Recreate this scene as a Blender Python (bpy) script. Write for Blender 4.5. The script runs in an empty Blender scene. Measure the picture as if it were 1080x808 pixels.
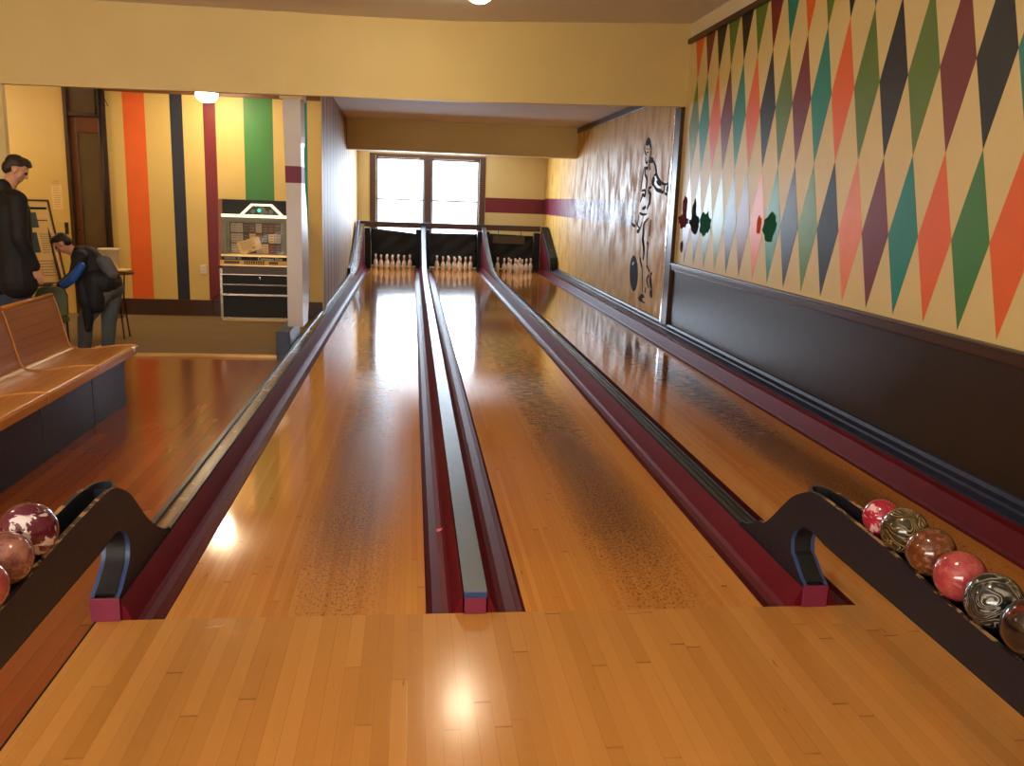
import bpy, bmesh, math, random
from mathutils import Vector, Matrix
C = bpy.context.scene.collection
R = random.Random(7)
PI = math.pi

# ------------------------------------------------------------------ materials
class NT:
    def __init__(s, name):
        s.m = bpy.data.materials.new(name); s.m.use_nodes = True
        s.t = s.m.node_tree; s.t.nodes.clear()
        s.out = s.n('ShaderNodeOutputMaterial'); s.b = s.n('ShaderNodeBsdfPrincipled')
        s.t.links.new(s.b.outputs[0], s.out.inputs[0])
    def n(s, k, **kw):
        x = s.t.nodes.new(k)
        for a, v in kw.items(): setattr(x, a, v)
        return x
    def put(s, v, sock):
        if hasattr(v, 'is_output'): s.t.links.new(v, sock)
        else: sock.default_value = v
    def math(s, op, a, b=0.0, c=0.0, clamp=False):
        x = s.n('ShaderNodeMath', operation=op, use_clamp=clamp)
        s.put(a, x.inputs[0]); s.put(b, x.inputs[1]); s.put(c, x.inputs[2]); return x.outputs[0]
    def mix(s, f, a, b, blend='MIX'):
        x = s.n('ShaderNodeMix', data_type='RGBA', blend_type=blend)
        s.put(f, x.inputs[0]); s.put(a, x.inputs[6]); s.put(b, x.inputs[7]); return x.outputs[2]
    def pos(s): return s.n('ShaderNodeNewGeometry').outputs['Position']
    def objc(s): return s.n('ShaderNodeTexCoord').outputs['Object']
    def sep(s, v):
        x = s.n('ShaderNodeSeparateXYZ'); s.put(v, x.inputs[0]); return x.outputs
    def comb(s, x, y, z):
        c = s.n('ShaderNodeCombineXYZ'); s.put(x, c.inputs[0]); s.put(y, c.inputs[1]); s.put(z, c.inputs[2]); return c.outputs[0]
    def scl(s, v, k):
        x = s.n('ShaderNodeVectorMath', operation='MULTIPLY'); s.put(v, x.inputs[0]); x.inputs[1].default_value = k; return x.outputs[0]
    def noise(s, v, scale=5, detail=3, rough=.5, dist=0.0):
        x = s.n('ShaderNodeTexNoise'); s.put(v, x.inputs['Vector']); x.inputs['Scale'].default_value = scale
        x.inputs['Detail'].default_value = detail; x.inputs['Roughness'].default_value = rough; x.inputs['Distortion'].default_value = dist
        return x.outputs['Fac']
    def white(s, v):
        x = s.n('ShaderNodeTexWhiteNoise', noise_dimensions='3D'); s.put(v, x.inputs[0]); return x.outputs['Value']
    def step(s, v, a, b, lo=0.0, hi=1.0):
        x = s.n('ShaderNodeMapRange', interpolation_type='SMOOTHSTEP'); s.put(v, x.inputs[0])
        x.inputs[1].default_value = a; x.inputs[2].default_value = b; x.inputs[3].default_value = lo; x.inputs[4].default_value = hi
        return x.outputs[0]
    def bump(s, h, strength=.2, dist=.01):
        x = s.n('ShaderNodeBump'); s.put(h, x.inputs['Height']); x.inputs['Strength'].default_value = strength; x.inputs['Distance'].default_value = dist
        s.t.links.new(x.outputs[0], s.b.inputs['Normal'])
    def set(s, col=None, rough=None, metal=None, spec=None, coat=None, coatr=None):
        for k, v in (('Base Color', col), ('Roughness', rough), ('Metallic', metal), ('Specular IOR Level', spec), ('Coat Weight', coat), ('Coat Roughness', coatr)):
            if v is not None: s.put(v, s.b.inputs[k])
        return s.m
def rgb(r, g, b):      # sRGB 0-255 -> linear
    f = lambda c: (c/255/12.92) if c/255 <= .04045 else ((c/255+.055)/1.055)**2.4
    return (f(r), f(g), f(b), 1)
def sc(c, k): return (c[0]*k, c[1]*k, c[2]*k, 1)
M = {}
def paint(name, col, rough=.5, var=.12, scale=3, metal=0, spec=.5, bump=0.0, bscale=60, coat=0):
    t = NT(name); p = t.pos()
    n = t.noise(p, scale, 4)
    c = t.mix(n, sc(col, 1-var), sc(col, 1+var))
    if bump: t.bump(t.noise(p, bscale, 3), bump, .004)
    r = t.math('ADD', t.math('MULTIPLY', t.noise(p, scale*4, 3), .12), rough-.06)
    M[name] = t.set(c, r, metal, spec, coat); return M[name]

def planks(name, w, ln, c1, c2, rough, axis=0, gap=.018, coat=0, wear=None, grain=.25, gaplen=.004, spec=.5, tint=None):
    t = NT(name); x, y, z = t.sep(t.pos())
    if axis: x, y = y, x
    u = t.math('DIVIDE', x, w); i = t.math('FLOOR', u)
    r1 = t.white(t.comb(i, 3.3, 0)); v = t.math('ADD', t.math('DIVIDE', y, ln), t.math('MULTIPLY', r1, 9.0))
    j = t.math('FLOOR', v); tone = t.white(t.comb(i, j, 5.0))
    g = t.noise(t.comb(t.math('MULTIPLY', x, 55.0), t.math('MULTIPLY', y, 2.2), t.math('MULTIPLY', tone, 40.0)), 1.0, 5, .6, .6)
    c = t.mix(t.math('ADD', t.math('MULTIPLY', tone, .75), t.math('MULTIPLY', g, grain), clamp=True), c1, c2)
    f = t.math('FRACT', u); e = t.math('MINIMUM', f, t.math('SUBTRACT', 1.0, f))
    f2 = t.math('FRACT', v); e2 = t.math('MINIMUM', f2, t.math('SUBTRACT', 1.0, f2))
    line = t.math('MAXIMUM', t.step(e, gap*.3, gap, 1, 0), t.step(e2, gaplen*.3, gaplen, 1, 0))
    nz = t.noise(t.comb(x, t.math('MULTIPLY', y, .6), i), 3.0, 2)
    c = t.mix(t.math('MULTIPLY', line, t.step(nz, .35, .7, .15, .8)), c, sc(c1, .3))
    # small dark nicks along the grain
    nick = t.noise(t.comb(t.math('MULTIPLY', x, 22.0), t.math('MULTIPLY', y, 3.0), 7.0), 1.0, 3, .6)
    c = t.mix(t.step(nick, .70, .78, 0, .75), c, sc(c1, .22))
    rr = rough
    if wear:
        xc, half, y0, y1, amt = wear
        xx = t.math('ADD', x, t.math('MULTIPLY', t.math('SUBTRACT', t.noise(t.comb(0, t.math('MULTIPLY', y, .35), 2.0), 1.0, 3), .5), .25))
        band = t.step(t.math('ABSOLUTE', t.math('SUBTRACT', xx, xc)), half*.1, half, 1, 0)
        band = t.math('MULTIPLY', band, t.math('MULTIPLY', t.step(y, y0, y0+1.2, .62, 1), t.step(y, y1, y1+9, 1, .25)))
        # short dents worn across the boards by the dropped balls
        d1 = t.noise(t.comb(t.math('MULTIPLY', x, 75.0), t.math('MULTIPLY', y, 50.0), 1.0), 1.0, 4, .7)
        d2 = t.noise(t.comb(t.math('MULTIPLY', x, 9.0), t.math('MULTIPLY', y, 34.0), 9.0), 1.0, 3, .6)
        far = t.step(y, 1.5, 5.5, 0, 1)
        dd = t.math('ADD', t.math('MULTIPLY', d1, t.math('SUBTRACT', 1.0, far)), t.math('MULTIPLY', d2, far))
        th = t.math('SUBTRACT', .66, t.math('MULTIPLY', band, .23))
        spot = t.math('MULTIPLY', t.math('SUBTRACT', dd, th), 9.0, clamp=True)
        spot = t.math('MULTIPLY', spot, t.math('ADD', t.math('MULTIPLY', band, 1.15), .08, clamp=True))
        c = t.mix(t.math('MULTIPLY', spot, amt), c, (.016, .009, .006, 1))
        spec = t.math('SUBTRACT', spec, t.math('MULTIPLY', t.math('MULTIPLY', band, t.math('SUBTRACT', 1.0, t.math('MULTIPLY', far, .5))), .38))
        c = t.mix(t.math('MULTIPLY', band, .30*amt), c, (.045, .022, .010, 1))
        rr = t.math('ADD', rough, t.math('MULTIPLY', t.math('ADD', t.math('MULTIPLY', band, .16), t.math('MULTIPLY', spot, .1)), t.math('SUBTRACT', 1.0, t.math('MULTIPLY', far, .95))))
        t.bump(t.math('ADD', t.math('MULTIPLY', d2, .6), t.math('MULTIPLY', d1, .4)), .03, .002)
    else:
        t.bump(t.math('ADD', t.math('MULTIPLY', line, -1.0), t.math('MULTIPLY', t.noise(t.comb(x, y, 0), 4.0, 2), .8)), .06, .004)
    M[name] = t.set(c, rr, 0, spec, coat, .08); return M[name]

LANE1, LANE2 = rgb(196, 126, 50), rgb(214, 152, 78)
planks('maple_approach', .058, 1.5, rgb(176, 118, 52), rgb(196, 138, 70), .17, spec=.5, grain=.45)
for k, xc in enumerate((.66, 1.4854+.62, 2.9806+.70)):
    planks('lane_wood_%d' % k, .027, 2.4, rgb(192, 122, 52), rgb(206, 142, 70), .085, gap=.03, wear=(xc, (.46, .50, .52)[k], .0, 7.5, (.85, .95, 1.0)[k]), spec=.5)
planks('fir_floor', .083, 3.2, rgb(122, 56, 22), rgb(154, 82, 36), .18, gap=.02, grain=.3)
planks('bench_wood', .045, 40, rgb(178, 112, 46), rgb(200, 134, 64), .25, axis=0, gap=.05)
planks('bench_back_wood', .9, 50, rgb(156, 92, 46), rgb(168, 104, 54), .28, axis=0, gap=.0)

YEL = (.78, .61, .26, 1)
paint('yellow_wall', YEL, .55, .06, 2, bump=.12, bscale=160)
paint('orange_yellow_wall', (.72, .50, .15, 1), .5, .06, 2, bump=.12, bscale=160)
paint('cream_wall', rgb(236, 222, 190), .6, .05, 2)
paint('diamond_wall', (.76, .60, .27, 1), .45, .07, 2.5, bump=.10, bscale=150, spec=.3)
paint('ceiling_plaster', (.84, .76, .68, 1), .8, .05, 1.5, bump=.2, bscale=30)
paint('alcove_ceiling', (.82, .72, .66, 1), .8, .05, 1.5)
paint('dark_wood', rgb(66, 38, 22), .35, .25, 6)
paint('brown_trim', rgb(116, 70, 30), .4, .2, 6)
paint('wainscot', rgb(48, 34, 22), .38, .2, 2.5, spec=.35, bump=.18, bscale=5)
paint('navy_paint', rgb(28, 36, 66), .42, .25, 9, bump=.1)
paint('blue_paint', rgb(44, 66, 112), .38, .2, 9)
paint('rack_black', rgb(14, 17, 32), .5, .15, 8)
paint('rack_inside', rgb(14, 14, 18), .6, .2, 8)
paint('rim_blue', rgb(52, 74, 122), .4, .15, 9)
paint('red_block', rgb(122, 32, 62), .55, .12, 12)
paint('gutter_red', rgb(98, 12, 24), .5, .2, 7, spec=.15, bump=.08, bscale=20)
paint('gutter_floor_red', rgb(92, 24, 32), .45, .2, 7, spec=.15, bump=.08, bscale=20)
paint('brick_red', rgb(120, 30, 44), .45, .1, 4)
paint('orange', rgb(236, 106, 42), .42, .08, 4, spec=.3); paint('green', rgb(70, 128, 66), .42, .1, 4, spec=.3)
paint('leaf_green', rgb(96, 124, 48), .42, .1, 4, spec=.3); paint('teal', rgb(30, 134, 122), .42, .1, 4, spec=.3)
paint('maroon', rgb(118, 38, 40), .42, .12, 4, spec=.3); paint('black_paint', rgb(32, 29, 28), .45, .2, 4, spec=.3); paint('navy_stripe', rgb(30, 34, 50), .4, .12, 4)
paint('slate', rgb(62, 78, 90), .32, .25, 8, spec=.3); paint('plum', rgb(128, 72, 70), .32, .2, 8, spec=.3); paint('pale_orange', rgb(242, 138, 90), .34, .12, 8, spec=.3)
paint('pale_teal', rgb(74, 154, 128), .3, .2, 8, spec=.3); paint('pale_green', rgb(112, 152, 92), .3, .2, 8, spec=.3); paint('dark_teal', rgb(28, 92, 70), .4, .15, 8)
paint('patch_maroon', rgb(96, 26, 28), .9, .2, 9, spec=.05); paint('patch_black', rgb(24, 22, 22), .9, .2, 9, spec=.05); paint('patch_teal', rgb(28, 92, 66), .9, .2, 9, spec=.05); paint('patch_orange', rgb(216, 84, 30), .9, .1, 9, spec=.05)
paint('bench_blue', rgb(34, 42, 64), .42, .15, 5)
paint('white_board', rgb(206, 198, 196), .38, .05, 3); paint('chrome', rgb(210, 200, 190), .22, .08, 10, metal=.9)
paint('warm_metal', rgb(226, 190, 130), .3, .08, 10, metal=.6); paint('black_panel', rgb(11, 11, 13), .65, .2, 8)
paint('jukebox_wood', rgb(128, 70, 32), .35, .2, 8); paint('grey_green', rgb(122, 124, 104), .5, .12, 9)
paint('brown_panel', rgb(84, 62, 44), .45, .15, 9); paint('card_cream', rgb(240, 206, 138), .6, .06, 9)
paint('card_white', rgb(228, 224, 210), .6, .05, 9); paint('ink', rgb(22, 20, 18), .8, .2, 9, spec=.15); paint('ink_soft', rgb(150, 140, 122), .7, .2, 30)
paint('cd_red', rgb(130, 44, 30), .4, .25, 20); paint('cd_brown', rgb(64, 34, 30), .4, .25, 20); paint('cd_pale', rgb(206, 196, 176), .45, .2, 24); paint('cd_dark', rgb(40, 42, 46), .4, .3, 20)
paint('skin', rgb(214, 160, 128), .5, .06, 20); paint('hair', rgb(44, 30, 20), .55, .3, 60); paint('black_coat', rgb(16, 16, 18), .75, .2, 20)
paint('jeans', rgb(50, 62, 86), .8, .2, 25); paint('grey_jeans', rgb(84, 92, 98), .8, .2, 25); paint('dark_jacket', rgb(20, 21, 28), .7, .25, 20)
paint('blue_cloth', rgb(28, 84, 172), .6, .1, 20); paint('grey_cloth', rgb(92, 92, 98), .7, .12, 20); paint('shoe', rgb(28, 24, 24), .5, .2, 20)
paint('olive', rgb(92, 104, 70), .6, .1, 6); paint('white_plastic', rgb(238, 228, 208), .4, .04, 5); paint('iron', rgb(24, 22, 22), .5, .2, 20)
paint('table_wood', rgb(112, 66, 34), .4, .2, 10); paint('switch_plate', rgb(70, 46, 30), .4, .1, 10); paint('outlet_plate', rgb(232, 222, 196), .4, .04, 10)
paint('pin_white', rgb(246, 238, 222), .35, .04, 20); paint('pin_red', rgb(190, 40, 30), .35, .1, 20); paint('leather', rgb(18, 26, 28), .6, .3, 5, bump=.3, bscale=9)
paint('tan_groove', rgb(138, 112, 80), .26, .08, 3, bump=.1, bscale=12); paint('dark_groove', rgb(52, 56, 56), .3, .25, 6, bump=.12, bscale=14); paint('cap_grey', rgb(70, 78, 80), .32, .22, 6, bump=.12, bscale=16)
paint('cap_rail', rgb(36, 38, 42), .3, .35, 10); paint('bright_metal', rgb(225, 228, 235), .16, .06, 8, metal=.95); paint('pink_chalk', rgb(230, 120, 130), .8, .08, 30)
paint('brown_label', rgb(92, 80, 58), .6, .12, 20); paint('dull_letter', rgb(60, 52, 40), .6, .1, 20); paint('window_wood', rgb(86, 58, 44), .45, .2, 6); paint('brass_strip', rgb(206, 164, 96), .35, .1, 9, metal=.3)
paint('glass_dark', rgb(92, 72, 50), .12, .3, 3, spec=.6); paint('red_wood', rgb(104, 52, 24), .3, .25, 5)

def worn(name, base, chip, thr=.60, scale=26, rough=.45):
    t = NT(name); p = t.pos()
    n = t.noise(p, scale, 4, .65)
    c = t.mix(t.step(n, thr, thr+.04), base, chip)
    M[name] = t.set(c, rough)
worn('chipped_edge', rgb(38, 32, 34), rgb(176, 138, 92), .52, 16)
worn('worn_navy', rgb(36, 40, 52), rgb(120, 120, 118), .66, 22, .32)
def carpet():
    t = NT('carpet'); p = t.pos()
    n = t.noise(p, 260, 2, .8); n2 = t.noise(p, 3, 3)
    c = t.mix(n, rgb(88, 72, 50), rgb(160, 134, 98)); c = t.mix(t.math('MULTIPLY', n2, .4), c, rgb(108, 86, 56))
    t.bump(n, .5, .004); M['carpet'] = t.set(c, .95, 0, .1)
carpet()
def varnish():      # yellow wall under patchy shiny varnish, with stains and a worn maroon band with painted whitish glare
    t = NT('varnished_wall'); p = t.pos(); x, y, z = t.sep(p)
    st = t.noise(t.comb(0, t.math('MULTIPLY', y, 2.6), t.math('MULTIPLY', z, 1.1)), 1.6, 5, .62, .5)
    c = t.mix(t.step(st, .40, .66), rgb(232, 190, 98), rgb(206, 146, 54))
    st2 = t.noise(t.comb(1, t.math('MULTIPLY', y, 3.0), t.math('MULTIPLY', z, 1.6)), 2.2, 4, .6, .8)
    c = t.mix(t.step(st2, .56, .66, 0, .7), c, rgb(214, 186, 134))
    band = t.math('MULTIPLY', t.math('MULTIPLY', t.step(z, 1.385, 1.40), t.step(z, 1.785, 1.80, 1, 0)), t.step(y, 9.80, 9.83))
    st3 = t.noise(t.comb(2, t.math('MULTIPLY', y, 2.5), t.math('MULTIPLY', z, 2.0)), 3.0, 5, .65, .4)
    worn_glare = t.math('MULTIPLY', t.step(y, 15.4, 14.4), t.step(st3, .36, .52))
    bc = t.mix(worn_glare, rgb(118, 34, 58), rgb(206, 196, 200))  # whitish tone mixes wear with window glare painted into the band
    c = t.mix(band, c, bc)
    h = t.noise(t.comb(0, t.math('MULTIPLY', y, 1.2), t.math('MULTIPLY', z, .7)), 5, 4, .6)
    t.bump(h, .35, .012)
    M['varnished_wall'] = t.set(c, t.step(st, .35, .7, .38, .68), 0, .2)
varnish()
def partition_mat():
    t = NT('partition_boards'); x, y, z = t.sep(t.pos())
    f = t.math('FRACT', t.math('DIVIDE', y, .62)); n = t.noise(t.comb(0, t.math('MULTIPLY', y, 3.0), t.math('MULTIPLY', z, .4)), 2, 4, .6)
    i = t.white(t.comb(t.math('FLOOR', t.math('DIVIDE', y, .62)), 1, 1))
    c = t.mix(t.math('ADD', t.math('MULTIPLY', i, .6), t.math('MULTIPLY', n, .4)), rgb(160, 112, 50), rgb(196, 160, 100))
    c = t.mix(t.step(t.math('MINIMUM', f, t.math('SUBTRACT', 1.0, f)), .10, .13, .85, 0), c, rgb(104, 66, 44))
    t.bump(n, .2, .01); M['partition_boards'] = t.set(c, .55, 0, .12)
partition_mat()
def ball_mat(name, kind, a, b, scale=6, seed=0.0, th=(.40, .66)):
    t = NT(name); o = t.objc()
    v = t.n('ShaderNodeVectorMath', operation='ADD'); t.put(o, v.inputs[0]); v.inputs[1].default_value = (seed, seed*.7, seed*1.3); v = v.outputs[0]
    if kind == 'marble':
        f = t.step(t.noise(v, scale, 3, .55, 2.2), *th)
    elif kind == 'swirl':
        n = t.noise(v, scale, 1.5, .45, 1.4)
        s_ = t.math('ABSOLUTE', t.math('SINE', t.math('MULTIPLY', n, 46.0)))
        f = t.math('MULTIPLY', t.step(s_, .72, .98), t.step(t.noise(v, scale*1.7, 2), .36, .58, .15, 1))
    else:
        f = t.step(t.noise(v, scale, 5, .7, .8), *th)
    M[name] = t.set(t.mix(f, a, b), .16, 0, .5, .5, .06)
ball_mat('ball_red_white', 'marble', rgb(160, 24, 56), rgb(214, 176, 180), 9, 1.1, (.57, .62))
ball_mat('ball_olive', 'swirl', rgb(46, 38, 20), rgb(150, 130, 92), 7, 1.)
ball_mat('ball_brown', 'speck', rgb(92, 46, 26), rgb(150, 94, 62), 22, 3., (.48, .70))
ball_mat('ball_pink', 'speck', rgb(150, 52, 62), rgb(172, 80, 80), 26, 5.)
ball_mat('ball_grey', 'swirl', rgb(24, 28, 30), rgb(140, 138, 130), 8, 3.)
ball_mat('ball_dark', 'marble', rgb(30, 20, 18), rgb(90, 24, 14), 12, 7., (.54, .60))
ball_mat('ball_plum_white', 'marble', rgb(84, 18, 40), rgb(206, 190, 190), 12, 2.4, (.56, .60))
ball_mat('ball_mauve', 'speck', rgb(104, 56, 54), rgb(156, 104, 88), 20, 9.)
ball_mat('ball_rose', 'speck', rgb(136, 46, 50), rgb(168, 78, 72), 18, 4.)
def emit(name, col, k):
    t = NT(name); t.t.nodes.remove(t.b); e = t.n('ShaderNodeEmission'); e.inputs[0].default_value = col; e.inputs[1].default_value = k
    t.t.links.new(e.outputs[0], t.out.inputs[0]); M[name] = t.m
emit('lamp_glass', (1, .84, .58, 1), 85); emit('juke_light', (1, .80, .46, 1), 1.9); emit('juke_green', (.05, 1, .45, 1), 2.0)
def glass():
    t = NT('window_glass'); t.t.nodes.remove(t.b)
    x, y, z = t.sep(t.pos())
    n = t.noise(t.comb(t.math('MULTIPLY', x, 14.0), 0, t.math('MULTIPLY', z, 2.0)), 1, 4, .7)
    tr = t.n('ShaderNodeBsdfTransparent'); t.put(t.mix(t.step(n, .66, .74), (.97, .98, 1, 1), (.35, .35, .36, 1)), tr.inputs[0])
    g = t.n('ShaderNodeBsdfGlossy'); g.inputs['Roughness'].default_value = .08
    mx = t.n('ShaderNodeMixShader'); mx.inputs[0].default_value = .06
    t.t.links.new(tr.outputs[0], mx.inputs[1]); t.t.links.new(g.outputs[0], mx.inputs[2]); t.t.links.new(mx.outputs[0], t.out.inputs[0])
    M['window_glass'] = t.m
    t = NT('cabinet_glass'); t.t.nodes.remove(t.b)
    tr = t.n('ShaderNodeBsdfTransparent'); g = t.n('ShaderNodeBsdfGlossy'); g.inputs['Roughness'].default_value = .05
    mx = t.n('ShaderNodeMixShader'); mx.inputs[0].default_value = .07
    t.t.links.new(tr.outputs[0], mx.inputs[1]); t.t.links.new(g.outputs[0], mx.inputs[2]); t.t.links.new(mx.outputs[0], t.out.inputs[0])
    M['cabinet_glass'] = t.m
glass()

# ------------------------------------------------------------------ mesh helpers
class B:
    """collects geometry in world coordinates; build() links ONE mesh object"""
    def __init__(s): s.v = []; s.f = []; s.mi = []; s.sm = []
    def add(s, vs, fs, mi=0, smooth=False):
        o = len(s.v); s.v += [tuple(v) for v in vs]
        for f in fs: s.f.append(tuple(i+o for i in f)); s.mi.append(mi); s.sm.append(smooth)
        return s
    def box(s, x0, x1, y0, y1, z0, z1, mi=0, bev=0.0):
        if x0 > x1: x0, x1 = x1, x0
        if y0 > y1: y0, y1 = y1, y0
        if z0 > z1: z0, z1 = z1, z0
        if bev:
            b = min(bev, (x1-x0)*.45, (y1-y0)*.45, (z1-z0)*.45)
            bm = bmesh.new(); bmesh.ops.create_cube(bm, size=1)
            for v in bm.verts: v.co = Vector((x0+(v.co.x+.5)*(x1-x0), y0+(v.co.y+.5)*(y1-y0), z0+(v.co.z+.5)*(z1-z0)))
            bmesh.ops.bevel(bm, geom=bm.edges[:], offset=b, segments=2, affect='EDGES', profile=.6)
            return s.bm(bm, mi)
        vs = [(x, y, z) for z in (z0, z1) for y in (y0, y1) for x in (x0, x1)]
        return s.add(vs, [(0, 2, 3, 1), (4, 5, 7, 6), (0, 1, 5, 4), (2, 6, 7, 3), (0, 4, 6, 2), (1, 3, 7, 5)], mi)
    def bm(s, bm, mi=0, smooth=False, mat=None):
        bm.verts.index_update()
        vs = [(mat @ v.co) if mat else v.co.copy() for v in bm.verts]
        s.add(vs, [[v.index for v in f.verts] for f in bm.faces], mi, smooth); bm.free(); return s
    def prism(s, poly, a0, a1, axis=0, mi=0, caps=True):
        """poly in the two other axes (in order), extruded along axis from a0 to a1"""
        def P(u, w, a): return ((a, u, w), (u, a, w), (u, w, a))[axis]
        n = len(poly); vs = [P(u, w, a0) for u, w in poly]+[P(u, w, a1) for u, w in poly]
        fs = [(i, (i+1) % n, n+(i+1) % n, n+i) for i in range(n)]
        ar = sum(poly[i][0]*poly[(i+1) % n][1]-poly[(i+1) % n][0]*poly[i][1] for i in range(n))
        if caps: fs += [tuple(range(n)), tuple(range(2*n-1, n-1, -1))]
        return s.add(vs, fs, mi)
    def ribbon(s, path, prof_w, mi=0): pass
    def tube(s, pts, r, n=8, mi=0, smooth=True):
        pts = [Vector(p) for p in pts]; rings = []
        for k, p in enumerate(pts):
            d = (pts[min(k+1, len(pts)-1)]-pts[max(k-1, 0)]).normalized()
            a = d.orthogonal().normalized() if k == 0 else (rings[-1][1]-d*rings[-1][1].dot(d)).normalized()
            rings.append((p, a, d.cross(a)))
        rr = r if isinstance(r, (list, tuple)) else [r]*len(pts)
        vs = [p+a*math.cos(2*PI*i/n)*q+b*math.sin(2*PI*i/n)*q for (p, a, b), q in zip(rings, rr) for i in range(n)]
        fs = [(k*n+i, k*n+(i+1) % n, (k+1)*n+(i+1) % n, (k+1)*n+i) for k in range(len(pts)-1) for i in range(n)]
        fs += [tuple(range(n-1, -1, -1)), tuple(range((len(pts)-1)*n, len(pts)*n))]
        return s.add(vs, fs, mi, smooth)
    def lathe(s, prof, c=(0, 0, 0), n=24, mi=0, smooth=True, mis=None):
        vs = []; fs = []
        for r, z in prof:
            vs += [(c[0]+r*math.cos(2*PI*i/n), c[1]+r*math.sin(2*PI*i/n), c[2]+z) for i in range(n)]
        m = len(prof)
        o = len(s.v); s.v += vs
        for k in range(m-1):
            for i in range(n):
                s.f.append(tuple(o+q for q in (k*n+i, k*n+(i+1) % n, (k+1)*n+(i+1) % n, (k+1)*n+i))); s.mi.append(mis[k] if mis else mi); s.sm.append(smooth)
        s.f.append(tuple(o+i for i in range(n-1, -1, -1))); s.mi.append(mis[0] if mis else mi); s.sm.append(smooth)
        s.f.append(tuple(o+(m-1)*n+i for i in range(n))); s.mi.append(mis[-1] if mis else mi); s.sm.append(smooth)
        return s
    def sweep(s, path, half, x0, x1, th, mi=0):
        """a strip between x0 and x1 that follows a path of (y,z) and is th thick (downwards along the normal)"""
        n = len(path); vs = []
        for k, (y, z) in enumerate(path):
            a = path[max(k-1, 0)]; b = path[min(k+1, n-1)]; d = Vector((b[0]-a[0], b[1]-a[1])).normalized(); nn = Vector((-d.y, d.x))
            for x in (x0, x1):
                vs.append((x, y, z)); vs.append((x, y-nn.x*th, z-nn.y*th))
        fs = []
        for k in range(n-1):
            o = k*4; q = o+4
            fs += [(o, o+2, q+2, q), (o+1, q+1, q+3, o+3), (o, q, q+1, o+1), (o+2, o+3, q+3, q+2)]
        fs += [(0, 1, 3, 2), (4*n-4, 4*n-2, 4*n-1, 4*n-3)]
        return s.add(vs, fs, mi)
    def build(s, name, mats, parent=None, loc=None, fix=True):
        me = bpy.data.meshes.new(name)
        org = Vector(loc) if loc is not None else (parent_org(parent) if parent else Vector((0, 0, 0)))
        me.from_pydata([Vector(v)-org for v in s.v], [], s.f)
        for m in (mats if isinstance(mats, (list, tuple)) else [mats]): me.materials.append(M[m] if isinstance(m, str) else m)
        for p, mi, sm in zip(me.polygons, s.mi, s.sm): p.material_index = mi; p.use_smooth = sm
        if fix:
            bm = bmesh.new(); bm.from_mesh(me); bmesh.ops.recalc_face_normals(bm, faces=bm.faces); bm.to_mesh(me); bm.free()
        o = bpy.data.objects.new(name, me); C.objects.link(o)
        if parent: o.parent = parent; o.location = org-parent_org(parent)
        else: o.location = org
        return o
def parent_org(p):
    v = Vector((0, 0, 0))
    while p: v += p.location; p = p.parent
    return v
def thing(name, label, cat, loc=(0, 0, 0), group=None):
    o = bpy.data.objects.new(name, None); o.empty_display_size = .1; C.objects.link(o); o.location = loc
    return tag(o, label, cat, group)
def tag(o, label, cat, group=None):
    o['label'] = label; o['category'] = cat
    if group: o['group'] = group
    return o
def struct(o): o['kind'] = 'structure'; return o
def smooth_path(pts, k=6):
    out = []
    for i in range(len(pts)-1):
        p0 = Vector(pts[max(i-1, 0)]); p1 = Vector(pts[i]); p2 = Vector(pts[i+1]); p3 = Vector(pts[min(i+2, len(pts)-1)])
        for j in range(k):
            t = j/k; out.append(tuple(.5*((2*p1)+(p2-p0)*t+(2*p0-5*p1+4*p2-p3)*t*t+(3*p1-p0-3*p2+p3)*t**3)))
    out.append(tuple(pts[-1])); return out

# ------------------------------------------------------------------ camera
f, cam_loc, yaw, pitch, roll = 907.58, Vector((.9831, -3.3639, 1.7197)), .1204, .2091, .0358
fw = Vector((math.sin(yaw)*math.cos(pitch), math.cos(yaw)*math.cos(pitch), -math.sin(pitch)))
r_ = Vector((math.cos(yaw), -math.sin(yaw), 0)); u_ = r_.cross(fw)
rr, uu = r_*math.cos(roll)+u_*math.sin(roll), u_*math.cos(roll)-r_*math.sin(roll)
cd = bpy.data.cameras.new('camera'); cam = bpy.data.objects.new('camera', cd); C.objects.link(cam)
m = Matrix((rr, uu, -fw)).transposed().to_4x4(); m.translation = cam_loc; cam.matrix_world = m
cd.sensor_fit = 'HORIZONTAL'; cd.sensor_width = 36; cd.lens = f/1080*36; cd.clip_start = .05
bpy.context.scene.camera = cam

# ------------------------------------------------------------------ setting
WX = 4.404                       # right wall
X1, X2, X3, X4, X5, X6 = 0, 1.06, 1.4854, 2.5441, 2.9806, 4.0434   # lane edges
struct(B().box(-6.0, -.27, -5, 5.93, -.12, -.02).build('floor', 'fir_floor'))
struct(B().box(-6.0, -.25, 5.99, 9.3, -.12, -.008).build('floor_carpet', 'carpet'))
struct(B().box(-6.0, -.435, 5.93, 5.99, -.12, .006, bev=.004).build('trim_1', 'brass_strip'))
struct(B().box(-.43, WX, 0.0, 19.4, -.16, -.075).build('floor_underlay', 'rack_inside'))
ap = B().box(-.262, WX, -5, 0, -.10, 0); ap.box(-.270, -.262, -5, 0, -.10, .0005, mi=1)
struct(ap.build('floor_approach', ['maple_approach', 'ink']))
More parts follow.
